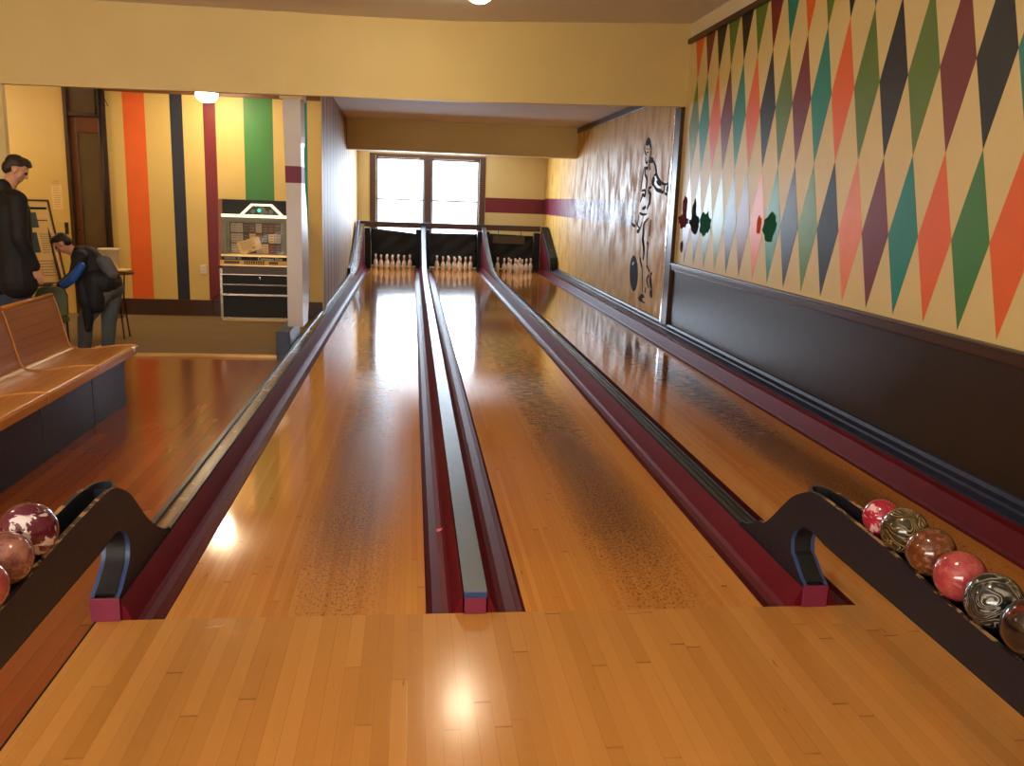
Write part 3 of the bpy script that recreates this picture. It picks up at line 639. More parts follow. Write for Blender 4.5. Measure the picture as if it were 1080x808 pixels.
MURAL = [(0, [(9.52, 2.589), (9.498, 2.638), (9.423, 2.685), (9.351, 2.688), (9.273, 2.661), (9.221, 2.609), (9.228, 2.56), (9.236, 2.517), (9.286, 2.563), (9.339, 2.585), (9.418, 2.57), (9.484, 2.58)]), (8, [(9.542, 2.577), (9.536, 2.514), (9.473, 2.46), (9.408, 2.439)]), (7, [(9.215, 2.584), (9.183, 2.496), (9.203, 2.423), (9.247, 2.376)]), (6, [(9.456, 2.529), (9.383, 2.531)]), (6, [(9.323, 2.522), (9.273, 2.513)]), (6, [(9.428, 2.477), (9.311, 2.475)]), (6, [(9.463, 2.422), (9.454, 2.346), (9.378, 2.318)]), (10, [(9.387, 2.356), (9.353, 2.317)]), (8, [(9.257, 2.376), (9.212, 2.275), (9.174, 2.218)]), (22, [(9.216, 2.364), (9.042, 2.345)]), (14, [(9.042, 2.345), (8.919, 2.277), (8.855, 2.203), (8.819, 2.147), (8.69, 2.078), (8.523, 2.026), (8.326, 2.002)]), (12, [(8.795, 2.056), (8.674, 2.018), (8.538, 1.998)]), (10, [(8.951, 2.132), (8.842, 2.152)]), (22, [(8.939, 2.12), (8.966, 2.047), (8.929, 2.01)]), (14, [(8.929, 2.01), (8.766, 1.941), (8.561, 1.919), (8.404, 1.891)]), (8, [(8.368, 2.002), (8.389, 1.932), (8.38, 1.897)]), (10, [(8.368, 2.002), (8.145, 2.016), (8.117, 1.987), (8.214, 1.965), (8.245, 1.925), (8.184, 1.93), (8.151, 1.959)]), (10, [(8.361, 1.891), (8.265, 1.873), (8.196, 1.896), (8.164, 1.93)]), (8, [(9.492, 2.284), (9.56, 2.159), (9.608, 2.006), (9.629, 1.928)]), (12, [(9.439, 2.27), (9.438, 2.169), (9.369, 2.129), (9.305, 2.071), (9.323, 1.952)]), (12, [(9.452, 2.264), (9.335, 2.248), (9.277, 2.265)]), (12, [(9.576, 1.922), (9.453, 1.934), (9.35, 1.92), (9.381, 1.85), (9.488, 1.876), (9.549, 1.818), (9.611, 1.76)]), (10, [(9.2, 1.963), (9.029, 1.98)]), (14, [(9.197, 1.951), (9.15, 1.9), (9.063, 1.875), (9.077, 1.8), (9.086, 1.74)]), (12, [(9.091, 1.876), (9.066, 1.777), (9.136, 1.714), (9.205, 1.662)]), (14, [(9.479, 1.665), (9.356, 1.676), (9.263, 1.7)]), (0, [(9.643, 1.604), (9.569, 1.616), (9.411, 1.598), (9.174, 1.6), (9.231, 1.573), (9.401, 1.559), (9.558, 1.573)]), (8, [(9.638, 1.584), (9.656, 1.512), (9.678, 1.432)]), (12, [(10.058, 1.434), (9.884, 1.399), (9.805, 1.408)]), (8, [(9.824, 1.481), (9.671, 1.406), (9.533, 1.378)]), (16, [(9.703, 1.325), (9.599, 1.329), (9.547, 1.371)]), (8, [(9.528, 1.358), (9.428, 1.466)]), (16, [(9.257, 1.483), (9.325, 1.417), (9.314, 1.314), (9.322, 1.211), (9.247, 1.111), (9.246, 1.049)]), (8, [(9.101, 1.538), (9.187, 1.498), (9.256, 1.477)]), (8, [(8.952, 1.517), (8.965, 1.379), (8.996, 1.277)]), (10, [(9.072, 1.197), (9.011, 1.15)]), (14, [(9.323, 1.254), (9.254, 1.141), (9.212, 1.053), (9.228, 0.922)]), (9, [(9.063, 1.202), (9.003, 1.154)]), (8, [(9.012, 1.154), (9.025, 1.013), (9.004, 0.874)]), (12, [(9.408, 0.949), (9.353, 0.874), (9.247, 0.797)]), (7, [(9.247, 0.797), (9.199, 0.612), (9.153, 0.433)]), (14, [(9.01, 0.861), (8.969, 0.832)]), (8, [(8.969, 0.832), (8.811, 0.775)]), (18, [(8.763, 0.773), (8.731, 0.738)]), (9, [(8.752, 0.73), (8.698, 0.609), (8.634, 0.54)]), (9, [(8.821, 0.724), (8.773, 0.627), (8.711, 0.532)]), (20, [(8.679, 0.535), (8.677, 0.472), (8.62, 0.431)]), (10, [(8.848, 0.734), (8.949, 0.661), (8.922, 0.612), (8.824, 0.545)]), (8, [(8.968, 0.543), (9.017, 0.448)]), (0, [(9.372, 0.342), (9.188, 0.429), (9.049, 0.418), (9.025, 0.382), (9.144, 0.355), (9.085, 0.323), (8.945, 0.32), (9.019, 0.298), (9.206, 0.302), (9.309, 0.303)]), (0, [(9.475, 0.702), (9.465, 0.632), (9.473, 0.565), (9.497, 0.506), (9.536, 0.458), (9.588, 0.425), (9.65, 0.409), (9.717, 0.411), (9.785, 0.432), (9.849, 0.47), (9.905, 0.523), (9.948, 0.587), (9.975, 0.658), (9.985, 0.73), (9.976, 0.799), (9.95, 0.86), (9.908, 0.907), (9.854, 0.939), (9.791, 0.953), (9.724, 0.948), (9.657, 0.925), (9.595, 0.886), (9.542, 0.833), (9.501, 0.771)]), (-1, [(9.852, 0.81), (9.807, 0.847), (9.744, 0.859), (9.764, 0.83), (9.809, 0.793)])]

# ------------------------------------------------------------------ painted bowler on the varnished wall
mb = B()
for w, pts in MURAL:
    if w <= 0:
        mb.prism(pts, WX-.0015-(.001 if w else 0), WX+.002, 0, 1 if w else 0)
        continue
    hw = .0020*w; q = smooth_path(pts, 5) if len(pts) > 2 else pts; L_ = []; R_ = []
    for i in range(len(q)):
        a = Vector(q[max(i-1, 0)]); c_ = Vector(q[min(i+1, len(q)-1)]); d = (c_-a).normalized() if (c_-a).length > 1e-6 else Vector((1, 0))
        k = hw*(.55+.45*math.sin(PI*(i+.6)/(len(q)+.2))); nn = Vector((-d.y*k*1.9, d.x*k)); p = Vector(q[i])
        L_.append(p+nn); R_.append(p-nn)
    for i in range(len(q)-1):
        x = WX-.0015
        mb.add([(x, *L_[i]), (x, *L_[i+1]), (x, *R_[i+1]), (x, *R_[i])], [(0, 1, 2, 3)])
mb.build('painted_bowler', ['ink', 'card_white'], wal)

# ------------------------------------------------------------------ pin-shaped pillar
t = thing('pillar', 'white pillar cut like a giant bowling pin, red band at its neck, on a navy base', 'pillar', (-.36, 6.3, -.02))
B().box(-.435, -.293, 5.885, 6.75, -.12, .275, bev=.006).build('base', 'navy_paint', t)
pr = [(0.275, 0.0, 0.433, 0.165), (0.378, -0.01, 0.485, 0.163), (0.564, -0.015, 0.578, 0.162), (0.771, -0.015, 0.619, 0.161), (1.029, -0.01, 0.619, 0.16), (1.287, 0.0, 0.568, 0.159), (1.545, 0.01, 0.475, 0.16), (1.751, 0.031, 0.361, 0.163), (1.885, 0.041, 0.31, 0.166), (1.988, 0.036, 0.31, 0.168), (2.153, 0.021, 0.33, 0.173), (2.319, 0.005, 0.351, 0.179), (2.473, 0.0, 0.351, 0.183), (2.587, 0.0, 0.341, 0.185), (2.692, 0.0, 0.33, 0.186)]
pz = smooth_path(pr, 4); b = B(); n = len(pz)
for zz, yf, yb, wd in pz: 
    x1 = -.195+(.006 if zz > 2.2 else 0); b.v += [(x1-wd, 6.243+yf, zz), (x1, 6.243+yf, zz), (x1, 6.243+yb, zz), (x1-wd, 6.243+yb, zz)]
for k in range(n-1):
    red = 1.819 < (pz[k][0]+pz[k+1][0])/2 < 1.994
    for i in range(4):
        b.f.append((k*4+i, k*4+(i+1) % 4, k*4+4+(i+1) % 4, k*4+4+i)); b.mi.append(0); b.sm.append(False)
b.f.append((0, 1, 2, 3)); b.mi.append(0); b.sm.append(False); b.f.append(tuple((n-1)*4+i for i in range(4))); b.mi.append(0); b.sm.append(False)
b.build('pin_column', 'white_board', t)
def wy(z):
    for a, c_ in zip(pz, pz[1:]):
        if a[0] <= z <= c_[0]:
            k = (z-a[0])/(c_[0]-a[0]); return a[1]+(c_[1]-a[1])*k, a[2]+(c_[2]-a[2])*k, a[3]+(c_[3]-a[3])*k
b = B(); zs = [1.819+.175*i/6 for i in range(7)]
for zz in zs:
    yf, yb, wd = wy(zz); b.v += [(-.195-wd-.0015, 6.243+yf-.0015, zz), (-.1935, 6.243+yf-.0015, zz), (-.1935, 6.243+yb+.0015, zz), (-.195-wd-.0015, 6.243+yb+.0015, zz)]
for k in range(6):
    for i in range(4): b.f.append((k*4+i, k*4+(i+1) % 4, k*4+4+(i+1) % 4, k*4+4+i)); b.mi.append(0); b.sm.append(False)
b.f.append((0, 1, 2, 3)); b.f.append((24, 25, 26, 27)); b.mi += [0, 0]; b.sm += [False, False]
b.build('neck_band', 'red_block', t)
B().box(-.40, -.17, 6.225, 6.60, 2.672, 3.03).build('capital', 'yellow_wall', t)

# ------------------------------------------------------------------ jukebox
JX0, JX1, JY = -1.565, -.62, 8.50
t = thing('jukebox', 'black and chrome wall jukebox with lit top and disc display behind the white pillar', 'jukebox', ((JX0+JX1)/2, 8.7, 0))
c0, c1 = JX0+.055, JX1-.055
B().box(JX0+.02, JX1-.02, JY+.16, 8.95, .0, 1.60, bev=.01).build('cabinet', 'black_panel', t)
for xa, xb in ((JX0, JX0+.055), (JX1-.055, JX1)):
    B().prism([(JY+.09, .70), (JY+.01, .74), (JY+.06, .90), (JY+.12, 1.60), (JY+.20, 1.605), (8.90, 1.605), (8.90, .70)], xa, xb, 0).build('side_panel', 'jukebox_wood', t)
    B().box(xa+.0, xb-.0, JY+.05, 8.90, .0, .70, bev=.008).build('side_skirt', 'chrome', t)
B().prism([(JY+.10, 1.40), (JY+.115, 1.60), (JY+.2, 1.60), (JY+.2, 1.40)], c0, c1, 0).build('top_panel', 'black_panel', t)
# lit trapezoid
ctr = -1.0
tz = [(ctr-.28, 1.415), (ctr-.135, 1.555), (ctr+.135, 1.555), (ctr+.28, 1.415)]; tiz = [(ctr-.235, 1.415), (ctr-.115, 1.528), (ctr+.115, 1.528), (ctr+.235, 1.415)]
B().prism(tz+tiz[::-1], JY+.075, JY+.12, 1).build('lit_frame', 'juke_light', t)
B().prism(tiz, JY+.088, JY+.12, 1).build('lit_window', 'cd_dark', t)
b = B()
for dx, dz, r_q in ((-.11, .035, .028), (.0, .05, .05), (.12, .035, .03), (.06, .03, .02)):
    b.prism([(ctr+dx+r_q*math.cos(a*PI/8), 1.42+dz+r_q*math.sin(a*PI/8)) for a in range(16)], JY+.080, JY+.09, 1)
b.build('display_discs', 'grey_green', t)
B().prism([(ctr-.03+.022*math.cos(a*PI/6), 1.47+.02*math.sin(a*PI/6)) for a in range(12)], JY+.074, JY+.082, 1).build('green_lamp', 'juke_green', t)
B().box(c0-.01, c1+.01, JY+.06, JY+.12, 1.375, 1.412, bev=.008).build('lit_rail', 'juke_light', t)
# display well
b = B().box(c0, c0+.05, JY+.08, JY+.20, .90, 1.375).box(c1-.05, c1, JY+.08, JY+.20, .90, 1.375).box(c0+.05, c1-.05, JY+.08, JY+.20, 1.31, 1.375)
b.box(c0+.05, c0+.085, JY+.10, JY+.20, .90, 1.31).box(c1-.085, c1-.05, JY+.10, JY+.20, .90, 1.31)
b.build('display_frame', 'grey_green', t)
xs_ = c0+.09; cw = (c1-c0-.18)/8; mats = ['cd_pale', 'cd_pale', 'cd_dark', 'cd_brown', 'cd_pale', 'cd_brown', 'cd_red', 'cd_pale']; rn = random.Random(3)
for cidx in range(8):
    for rw in range(3):
        z = .905+rw*.135; ang = .035 if cidx % 2 else -.035
        mt = mats[cidx] if rn.random() < .7 else rn.choice(['cd_pale', 'cd_red', 'cd_dark', 'cd_brown', 'card_cream'])
        x = xs_+cidx*cw; y0_, y1_ = (JY+.14, JY+.155) if cidx % 2 else (JY+.155, JY+.14)
        b = B().add([(x, y0_, z), (x+cw*.93, y1_, z), (x+cw*.93, y1_, z+.12), (x, y0_, z+.12), (x, y0_+.012, z), (x+cw*.93, y1_+.012, z), (x+cw*.93, y1_+.012, z+.12), (x, y0_+.012, z+.12)],
                    [(0, 1, 2, 3), (7, 6, 5, 4), (0, 4, 5, 1), (1, 5, 6, 2), (2, 6, 7, 3), (3, 7, 4, 0)])
        for q in range(3): 
            zz = z+.02+q*.034; b.add([(x+cw*.12, y0_+(y1_-y0_)*.12-.001, zz), (x+cw*.8, y0_+(y1_-y0_)*.8-.001, zz), (x+cw*.8, y0_+(y1_-y0_)*.8-.001, zz+.009), (x+cw*.12, y0_+(y1_-y0_)*.12-.001, zz+.009)], [(0, 1, 2, 3)], 1)
        b.build('disc_sleeve', [mt, 'ink_soft'], t)
B().box(c0+.085, c1-.085, JY+.165, JY+.18, .90, 1.31).build('display_back', 'brown_panel', t)
# tilted paper notice
a0 = Matrix.Rotation(-.32, 4, 'Y'); b = B(); b.box(-.15, .15, -.002, .002, -.085, .085)
b.v = [tuple((a0 @ Vector(v))+Vector((-1.17, JY+.105, 1.005))) for v in b.v]
nt = b.build('paper_notice', 'card_cream', t)
b = B()
for q in range(5): b.box(-.11, .06-.02*(q % 2), -.0045, -.002, .055-.022*q, .061-.022*q)
b.box(.02, .06, -.0045, -.002, -.055, -.035); b.box(-.03, .0, -.0045, -.002, -.075, -.058)
b.v = [tuple((a0 @ Vector(v))+Vector((-1.17, JY+.105, 1.005))) for v in b.v]
b.build('notice_print', 'ink_soft', nt)
B().box(c0+.05, c1-.05, JY+.095, JY+.098, .90, 1.31).build('display_glass', 'cabinet_glass', t)
# control shelf
B().prism([(JY+.02, .862), (JY+.02, .888), (JY+.12, .898), (JY+.2, .898), (JY+.2, .862)], c0-.02, c1+.02, 0).build('shelf_rail', 'warm_metal', t)
B().box(c0-.005, c1+.005, JY+.03, JY+.2, .812, .862).build('name_strip', 'black_panel', t)
def text(s, size, loc, mat, name, parent, ex=.0015):
    cu = bpy.data.curves.new(name, 'FONT'); cu.body = s; cu.size = size; cu.extrude = ex; cu.align_x = 'LEFT'; cu.resolution_u = 3
    ob = bpy.data.objects.new(name, cu); C.objects.link(ob); dg = bpy.context.evaluated_depsgraph_get()
    me = bpy.data.meshes.new_from_object(ob.evaluated_get(dg)); bpy.data.objects.remove(ob); bpy.data.curves.remove(cu)
    rot = Matrix.Rotation(PI/2, 4, 'X'); off = Vector(loc)-parent_org(parent)
    for v in me.vertices: v.co = (rot @ v.co)+off
    me.materials.clear(); me.materials.append(M[mat]); me.name = name
    o = bpy.data.objects.new(name, me); C.objects.link(o); o.parent = parent; return o
text('Compact Disc', .056, (-1.055, JY+.024, .819), 'card_white', 'lettering', t)
B().box(c0+.02, c0+.17, JY+.027, JY+.031, .822, .853).box(c0+.19, c0+.24, JY+.027, JY+.031, .822, .853).build('maker_plate', 'grey_green', t)
B().prism([(JY-.005, .738), (JY-.005, .752), (JY+.02, .812), (JY+.2, .812), (JY+.2, .738)], c0-.03, c1+.03, 0).build('control_panel', 'warm_metal', t)
def onpanel(x0, x1, u0, u1, th):
    p = lambda u: (JY-.005+.025*u-th*.92, .752+.06*u+th*.38)
    (ya, za), (yb, zb) = p(u0), p(u1); (yc, zc2), (yd, zd) = (JY-.005+.025*u0, .752+.06*u0), (JY-.005+.025*u1, .752+.06*u1)
    return [(x0, ya, za), (x1, ya, za), (x1, yb, zb), (x0, yb, zb), (x0, yc, zc2), (x1, yc, zc2), (x1, yd, zd), (x0, yd, zd)]
BF = [(0, 1, 2, 3), (7, 6, 5, 4), (0, 4, 5, 1), (1, 5, 6, 2), (2, 6, 7, 3), (3, 7, 4, 0)]
B().add(onpanel(c0+.02, c0+.22, .25, .85, .002), BF).build('credit_window', 'brown_panel', t)
B().add(onpanel(c0+.60, c0+.72, .25, .85, .002), BF).build('coin_window', 'brown_panel', t)
for rw in range(2):
    for q in range(9):
        x = c0+.28+q*.030; B().add(onpanel(x, x+.020, .2+rw*.38, .48+rw*.38, .006), BF).build('key', 'ink' if rw else 'brown_panel', t)
B().box(c0-.01, c1+.01, JY+.03, JY+.2, .625, .738).build('apron', 'brown_panel', t)
for q, (z0, z1) in enumerate(((.495, .612), (.365, .475), (.045, .335))):
    fr = B().box(c0-.03, c1+.03, JY+.02, JY+.06, z1, z1+.018, bev=.004).box(c0-.03, c1+.03, JY+.02, JY+.06, z0-.018, z0, bev=.004).box(c0-.03, c0-.012, JY+.02, JY+.06, z0, z1).box(c1+.012, c1+.03, JY+.02, JY+.06, z0, z1)
    pn = B().box(c0-.012, c1+.012, JY+.03, JY+.2, z0, z1).build('front_panel', 'black_panel', t); fr.build('panel_trim', 'chrome', pn)
    if q == 0: B().lathe([(0, 0), (.012, 0), (.012, .02), (0, .02)], (-1.03, JY+.025, .575), 10).box(-1.034, -1.026, JY+.015, JY+.03, .56, .60).build('lock', 'chrome', pn)
B().box(c0-.03, c1+.03, JY+.03, 8.9, -.007, .028, bev=.004).build('plinth', 'warm_metal', t)
B().tube(smooth_path([(-1.63, 8.93, .62-.60), (-1.72, 8.94, .03), (-1.76, 8.95, .12), (-1.74, 8.955, .24), (-1.66, 8.94, .30), (-1.55, 8.92, .28)], 5), .006, 6).build('power_cord', 'iron', t)
# wall outlet
t = thing('wall_outlet', 'cream double wall outlet left of the jukebox on the yellow wall', 'outlet', (-1.867, 8.99, .64))
B().box(-1.905, -1.829, 8.985, SW, .575, .70, bev=.004).build('plate', 'outlet_plate', t)
for z in (.612, .664): B().box(-1.885, -1.849, 8.981, 8.987, z-.018, z+.018, bev=.006).box(-1.876, -1.872, 8.979, 8.983, z-.006, z+.008, mi=1).box(-1.862, -1.858, 8.979, 8.983, z-.006, z+.008, mi=1).build('socket', ['card_white', 'ink'], t)

# ------------------------------------------------------------------ bench
SP = [(-1.282, .425), (-1.30, .434), (-1.36, .433), (-1.458, .424), (-1.56, .408), (-1.66, .394), (-1.73, .392), (-1.775, .402), (-1.805, .430), (-1.825, .475), (-1.842, .55), (-1.862, .64), (-1.885, .74), (-1.905, .812), (-1.918, .835)]
SS = smooth_path(SP, 4)
under = [(x-(.045 if z > .45 and x < -1.8 else 0), z-(.0 if z > .45 and x < -1.8 else .045)) for x, z in SS]
def off(path, d):
    o = []
    for i, p in enumerate(path):
        a = Vector(path[max(i-1, 0)]); c_ = Vector(path[min(i+1, len(path)-1)]); dd = (c_-a).normalized(); o.append((p[0]-dd.y*-d*-1, p[1]+dd.x*d))
    return o
t = thing('bench', 'long curved slatted wooden bench on dark blue boxed base', 'bench', (-1.6, 1.5, -.02))
ends = [4.0, 3.10, 2.20, 1.30, .40, -.50, -1.40]
def shell(path, th, y0, y1, groove):
    """bent boards: extrude a thick curved strip along y"""
    outp = path; inn = []
    for i, p in enumerate(path):
        a = Vector(path[max(i-1, 0)]); c_ = Vector(path[min(i+1, len(path)-1)]); dd = (c_-a).normalized()
        nx, nz = -dd.y, dd.x           # left normal of travel
        inn.append((p[0]+nx*th, p[1]+nz*th))
    return B().prism(outp+inn[::-1], y0, y1, 1)
crease = 7*4
for q in range(6):
    y1, y0 = ends[q], ends[q+1]; g_ = .004
    seat = [p for p in SS if p[0] > -1.80 and p[1] < .44]; back = [p for p in SS if not (p[0] > -1.80 and p[1] < .44)]
    # travel goes from front to back: the underside lies to the left of (-x) travel => below
    s_ = shell(seat, .030, y0+g_, y1-g_, 0).build('seat', 'bench_wood', t)
    B().box(-1.318, -1.276, y0+g_, y1-g_, .360, .424, bev=.010).build('front_rail', 'bench_wood', s_)
    k_ = shell([seat[-1]]+back, .028, y0+g_, y1-g_, 0).build('backrest', 'bench_back_wood', t)
    gv = B()
    bp = [seat[-1]]+back
    for k2 in range(5, len(bp)-2, 3):
        px, pz2 = bp[k2]; gv.box(px-.003, px+.0015, y0+g_, y1-g_, pz2-.001, pz2+.001)
    gv.build('slat_gap', 'table_wood', k_)
    B().tube([(-1.918, y0+g_, .838), (-1.918, y1-g_, .838)], .017, 10).build('top_rail', 'bench_wood', k_)
    b = B().tube([(x+(.004 if z > .45 else 0), y1-.002, z+.002) for x, z in SS], .008, 6); b.build('joint_strip', 'bench_wood', t)
    B().box(-1.345, -1.33, y0+.006, y1-(.18 if q == 0 else .006), -.02, .36, bev=.004).build('base_panel', 'bench_blue', t)
B().box(-1.90, -1.345, -1.40, 3.82, -.02, .34).build('base_box', 'bench_blue', t)
B().box(-1.30, -1.262, 3.90, 4.004, .385, .432, bev=.006).build('end_glint', 'chrome', t)  # bright block stands in for a highlight on the seat end

# ------------------------------------------------------------------ table with bucket
t = thing('side_table', 'small brown table on thin black wire legs in front of the striped wall', 'table', (-2.42, 7.0, -.008))
bm_ = [(-2.42+.235*math.cos(a*PI/16), 7.0+.20*math.sin(a*PI/16)) for a in range(32)]
b = B().prism(bm_, .735, .757, 2); b.build('table_top', 'table_wood', t)
for sx_, sy_ in ((1, 1), (1, -1), (-1, 1), (-1, -1)):
    B().tube([(-2.42+.10*sx_, 7+.09*sy_, .735), (-2.42+.085*sx_, 7+.075*sy_, .45), (-2.42+.12*sx_, 7+.10*sy_, -.004)], .009, 8).build('leg', 'iron', t)
B().tube([(-2.42+.10*math.cos(a*PI/12), 7+.085*math.sin(a*PI/12), .24) for a in range(25)], .006, 6).build('foot_ring', 'iron', t)
t = thing('bucket', 'white plastic bucket on the small wire-legged table', 'bucket', (-2.455, 7.02, .787))
B().lathe([(0, 0), (.088, 0), (.094, .01), (.108, .215), (.114, .218), (.116, .232), (.110, .236), (.104, .230), (.088, .02), (0, .018)], (-2.455, 7.02, .787), 32).build('pail', 'white_plastic', t)
B().tube([(-2.455+.113*math.cos(a), 7.02+.113*math.sin(a)*.6-.05, .787+.20-.10*math.sin(a*1.0)) for a in [PI*1.0+PI*i/14 for i in range(15)]][::1], .003, 6).build('handle', 'iron', t) if False else None
o = B().box(-2.57, -2.24, 6.88, 7.14, .757, .772, bev=.004).box(-2.565, -2.245, 6.885, 7.135, .772, .787, mi=1, bev=.004).build('book', ['table_wood', 'card_cream'])
tag(o, 'flat cream book lying under the white bucket on the small table', 'book')

# ------------------------------------------------------------------ display board on an easel, notes and switch
def rotate_build(b, M4): b.v = [tuple(M4 @ Vector(v)) for v in b.v]
t = thing('display_board', 'framed white information board leaning back beside the standing man', 'display board', (-3.25, 7.5, 0))
yawb = math.atan2(.75, .66); Mx = Matrix.Translation((-3.05, 7.5, .60)) @ Matrix.Rotation(yawb*.55, 4, 'Z') @ Matrix.Rotation(-.02, 4, 'Y') @ Matrix.Rotation(-.33, 4, 'X')
Mx = Matrix.Translation((-3.05, 7.30, .60)) @ Matrix.Rotation(.75, 4, 'Z') @ Matrix.Rotation(-.36, 4, 'X')
b = B().box(-.50, 0, 0, .015, 0, .98); rotate_build(b, Mx); pn = b.build('panel', 'card_cream', t)
b = B()
for a in ((-.515, -.495, .99), (-.005, .015, .99)): b.box(a[0], a[1], -.008, .022, -.01, a[2])
b.box(-.515, .015, -.008, .022, -.015, .0).box(-.515, .015, -.008, .022, .98, .995); rotate_build(b, Mx); b.build('frame', 'dark_wood', t)
b = B().box(-.47, -.03, -.003, 0, .88, .905, mi=0).box(-.47, -.05, -.003, 0, .74, .752, mi=1).box(-.28, -.16, -.004, 0, .66, .84, mi=2).box(-.36, -.20, -.004, 0, .36, .60, mi=2)
for q in range(9): b.box(-.17, -.03, -.003, 0, .36+.027*q, .367+.027*q, mi=3)
for q in range(6): b.box(-.45, -.05, -.003, 0, .08+.035*q, .088+.035*q, mi=3)
rotate_build(b, Mx); b.build('printing', ['ink', 'cd_red', 'slate', 'ink_soft'], pn)
b = B()
for xa in (-.44, -.06):
    p0 = Mx @ Vector((xa, .02, .75)); p1 = Mx @ Vector((xa, -.02, -.02)); b.tube([p0, p1, (p1.x-.03, p1.y-.0, -.006)], .016, 8)
p0 = Mx @ Vector((-.25, .03, .8)); b.tube([p0, (p0.x-.25, p0.y+.45, -.006)], .014, 8)
b.build('easel', 'dark_wood', t)
b = B().box(-.53, .03, -.05, .02, -.04, -.012); rotate_build(b, Mx); b.build('easel_ledge', 'dark_wood', t)
def paper(x0, x1, z0, z1, label):
    t = thing('paper_note', label, 'paper', ((x0+x1)/2, SW, z0)); s_ = B().box(x0, x1, SW-.004, SW+.002, z0, z1).build('sheet', 'card_cream', t)
    b = B()
    for q in range(6): b.box(x0+.02, x1-.03, SW-.0055, SW-.004, z0+.03+q*.03, z0+.036+q*.03)
    b.build('printing', 'ink_soft', s_)
paper(-3.79, -3.66, 1.575, 1.71, 'small cream paper note pinned uppermost on the yellow wall left of the door')
paper(-3.785, -3.655, 1.39, 1.565, 'cream paper note pinned below the other note left of the door')
t = thing('light_switch', 'dark brown light switch plate beside the door', 'light switch', (-3.63, SW, 1.14))
B().box(-3.655, -3.605, SW-.006, SW, 1.06, 1.22, bev=.003).build('plate', 'switch_plate', t)
for z in (1.10, 1.18): B().box(-3.637, -3.623, SW-.016, SW-.004, z-.012, z+.012, bev=.003).build('toggle', 'ink', t)

# ------------------------------------------------------------------ olive chair
t = thing('chair', 'olive green padded chair behind the bench between the two people', 'chair', (-2.48, 5.35, -.02))
cx, cy = -2.49, 5.60
bk = [(cx-.14, .47), (cx-.145, .66), (cx-.12, .72), (cx-.06, .742), (cx+.06, .742), (cx+.12, .72), (cx+.145, .66), (cx+.14, .47)]
B().prism(bk, cy-.17, cy-.13, 1).build('backrest', 'olive', t)
B().box(cx-.15, cx+.15, cy-.42, cy-.13, .40, .455, bev=.02).build('seat', 'olive', t)
for sx_ in (-1, 1):
    for sy_ in (-.39, -.15): B().tube([(cx+.125*sx_, cy+sy_, .40), (cx+.135*sx_, cy+sy_*1.02, -.018)], .011, 8).build('leg', 'iron', t)
    B().tube([(cx+.12*sx_, cy-.145, .42), (cx+.12*sx_, cy-.15, .70)], .010, 8).build('back_post', 'iron', t)

# ------------------------------------------------------------------ people
def capsule(bm, p0, r0, p1, r1):
    p0, p1 = Vector(p0), Vector(p1); d = p1-p0; L = d.length
    if L < 1e-5: d = Vector((0, 0, 1)); L = 1e-5
    q = d.normalized().to_track_quat('Z', 'Y').to_matrix().to_4x4(); q.translation = p0
    n, rings = 14, []; prof_ = []
    for i in range(5): a = -PI/2+PI/2*i/4; prof_.append((r0*math.cos(a), r0*math.sin(a)))
    for i in range(5): a = PI/2*i/4; prof_.append((r1*math.cos(a), L+r1*math.sin(a)))
    vs = []
    for r, z in prof_: vs.append([bm.verts.new(q @ Vector((max(r, 1e-4)*math.cos(2*PI*i/n), max(r, 1e-4)*math.sin(2*PI*i/n), z))) for i in range(n)])
    for k in range(len(vs)-1):
        for i in range(n): bm.faces.new((vs[k][i], vs[k][(i+1) % n], vs[k+1][(i+1) % n], vs[k+1][i]))
    bm.faces.new(vs[0][::-1]); bm.faces.new(vs[-1])
def ell(bm, c, r, M3=None):
    mm = Matrix.Translation(c) @ ((M3.to_4x4()) if M3 else Matrix.Identity(4)) @ Matrix.Diagonal((*r, 1))
    bmesh.ops.create_icosphere(bm, subdivisions=3, radius=1, matrix=mm)
def blob(name, caps, mat, parent, voxel=.008, smooth=4, chains=()):
    """one continuous surface grown from tapered limbs"""
    bm = bmesh.new()
    for c_ in caps:
        if c_[0] == 'e': ell(bm, *c_[1:])
        else: capsule(bm, *c_)
    me = bpy.data.meshes.new(name+'_src'); bm.to_mesh(me); bm.free()
    ob = bpy.data.objects.new(name, me); C.objects.link(ob)
    md = ob.modifiers.new('r', 'REMESH'); md.mode = 'VOXEL'; md.voxel_size = voxel; md.use_smooth_shade = True
    if smooth: sm = ob.modifiers.new('s', 'SMOOTH'); sm.factor = .5; sm.iterations = smooth
    dg = bpy.context.evaluated_depsgraph_get(); m2 = bpy.data.meshes.new_from_object(ob.evaluated_get(dg))
    bpy.data.objects.remove(ob); bpy.data.meshes.remove(me)
    org = parent_org(parent) if parent else Vector()
    for v in m2.vertices: v.co -= org
    m2.materials.clear(); m2.materials.append(M[mat]); m2.name = name
    for p in m2.polygons: p.use_smooth = True
    o = bpy.data.objects.new(name, m2); C.objects.link(o); o.parent = parent; return o
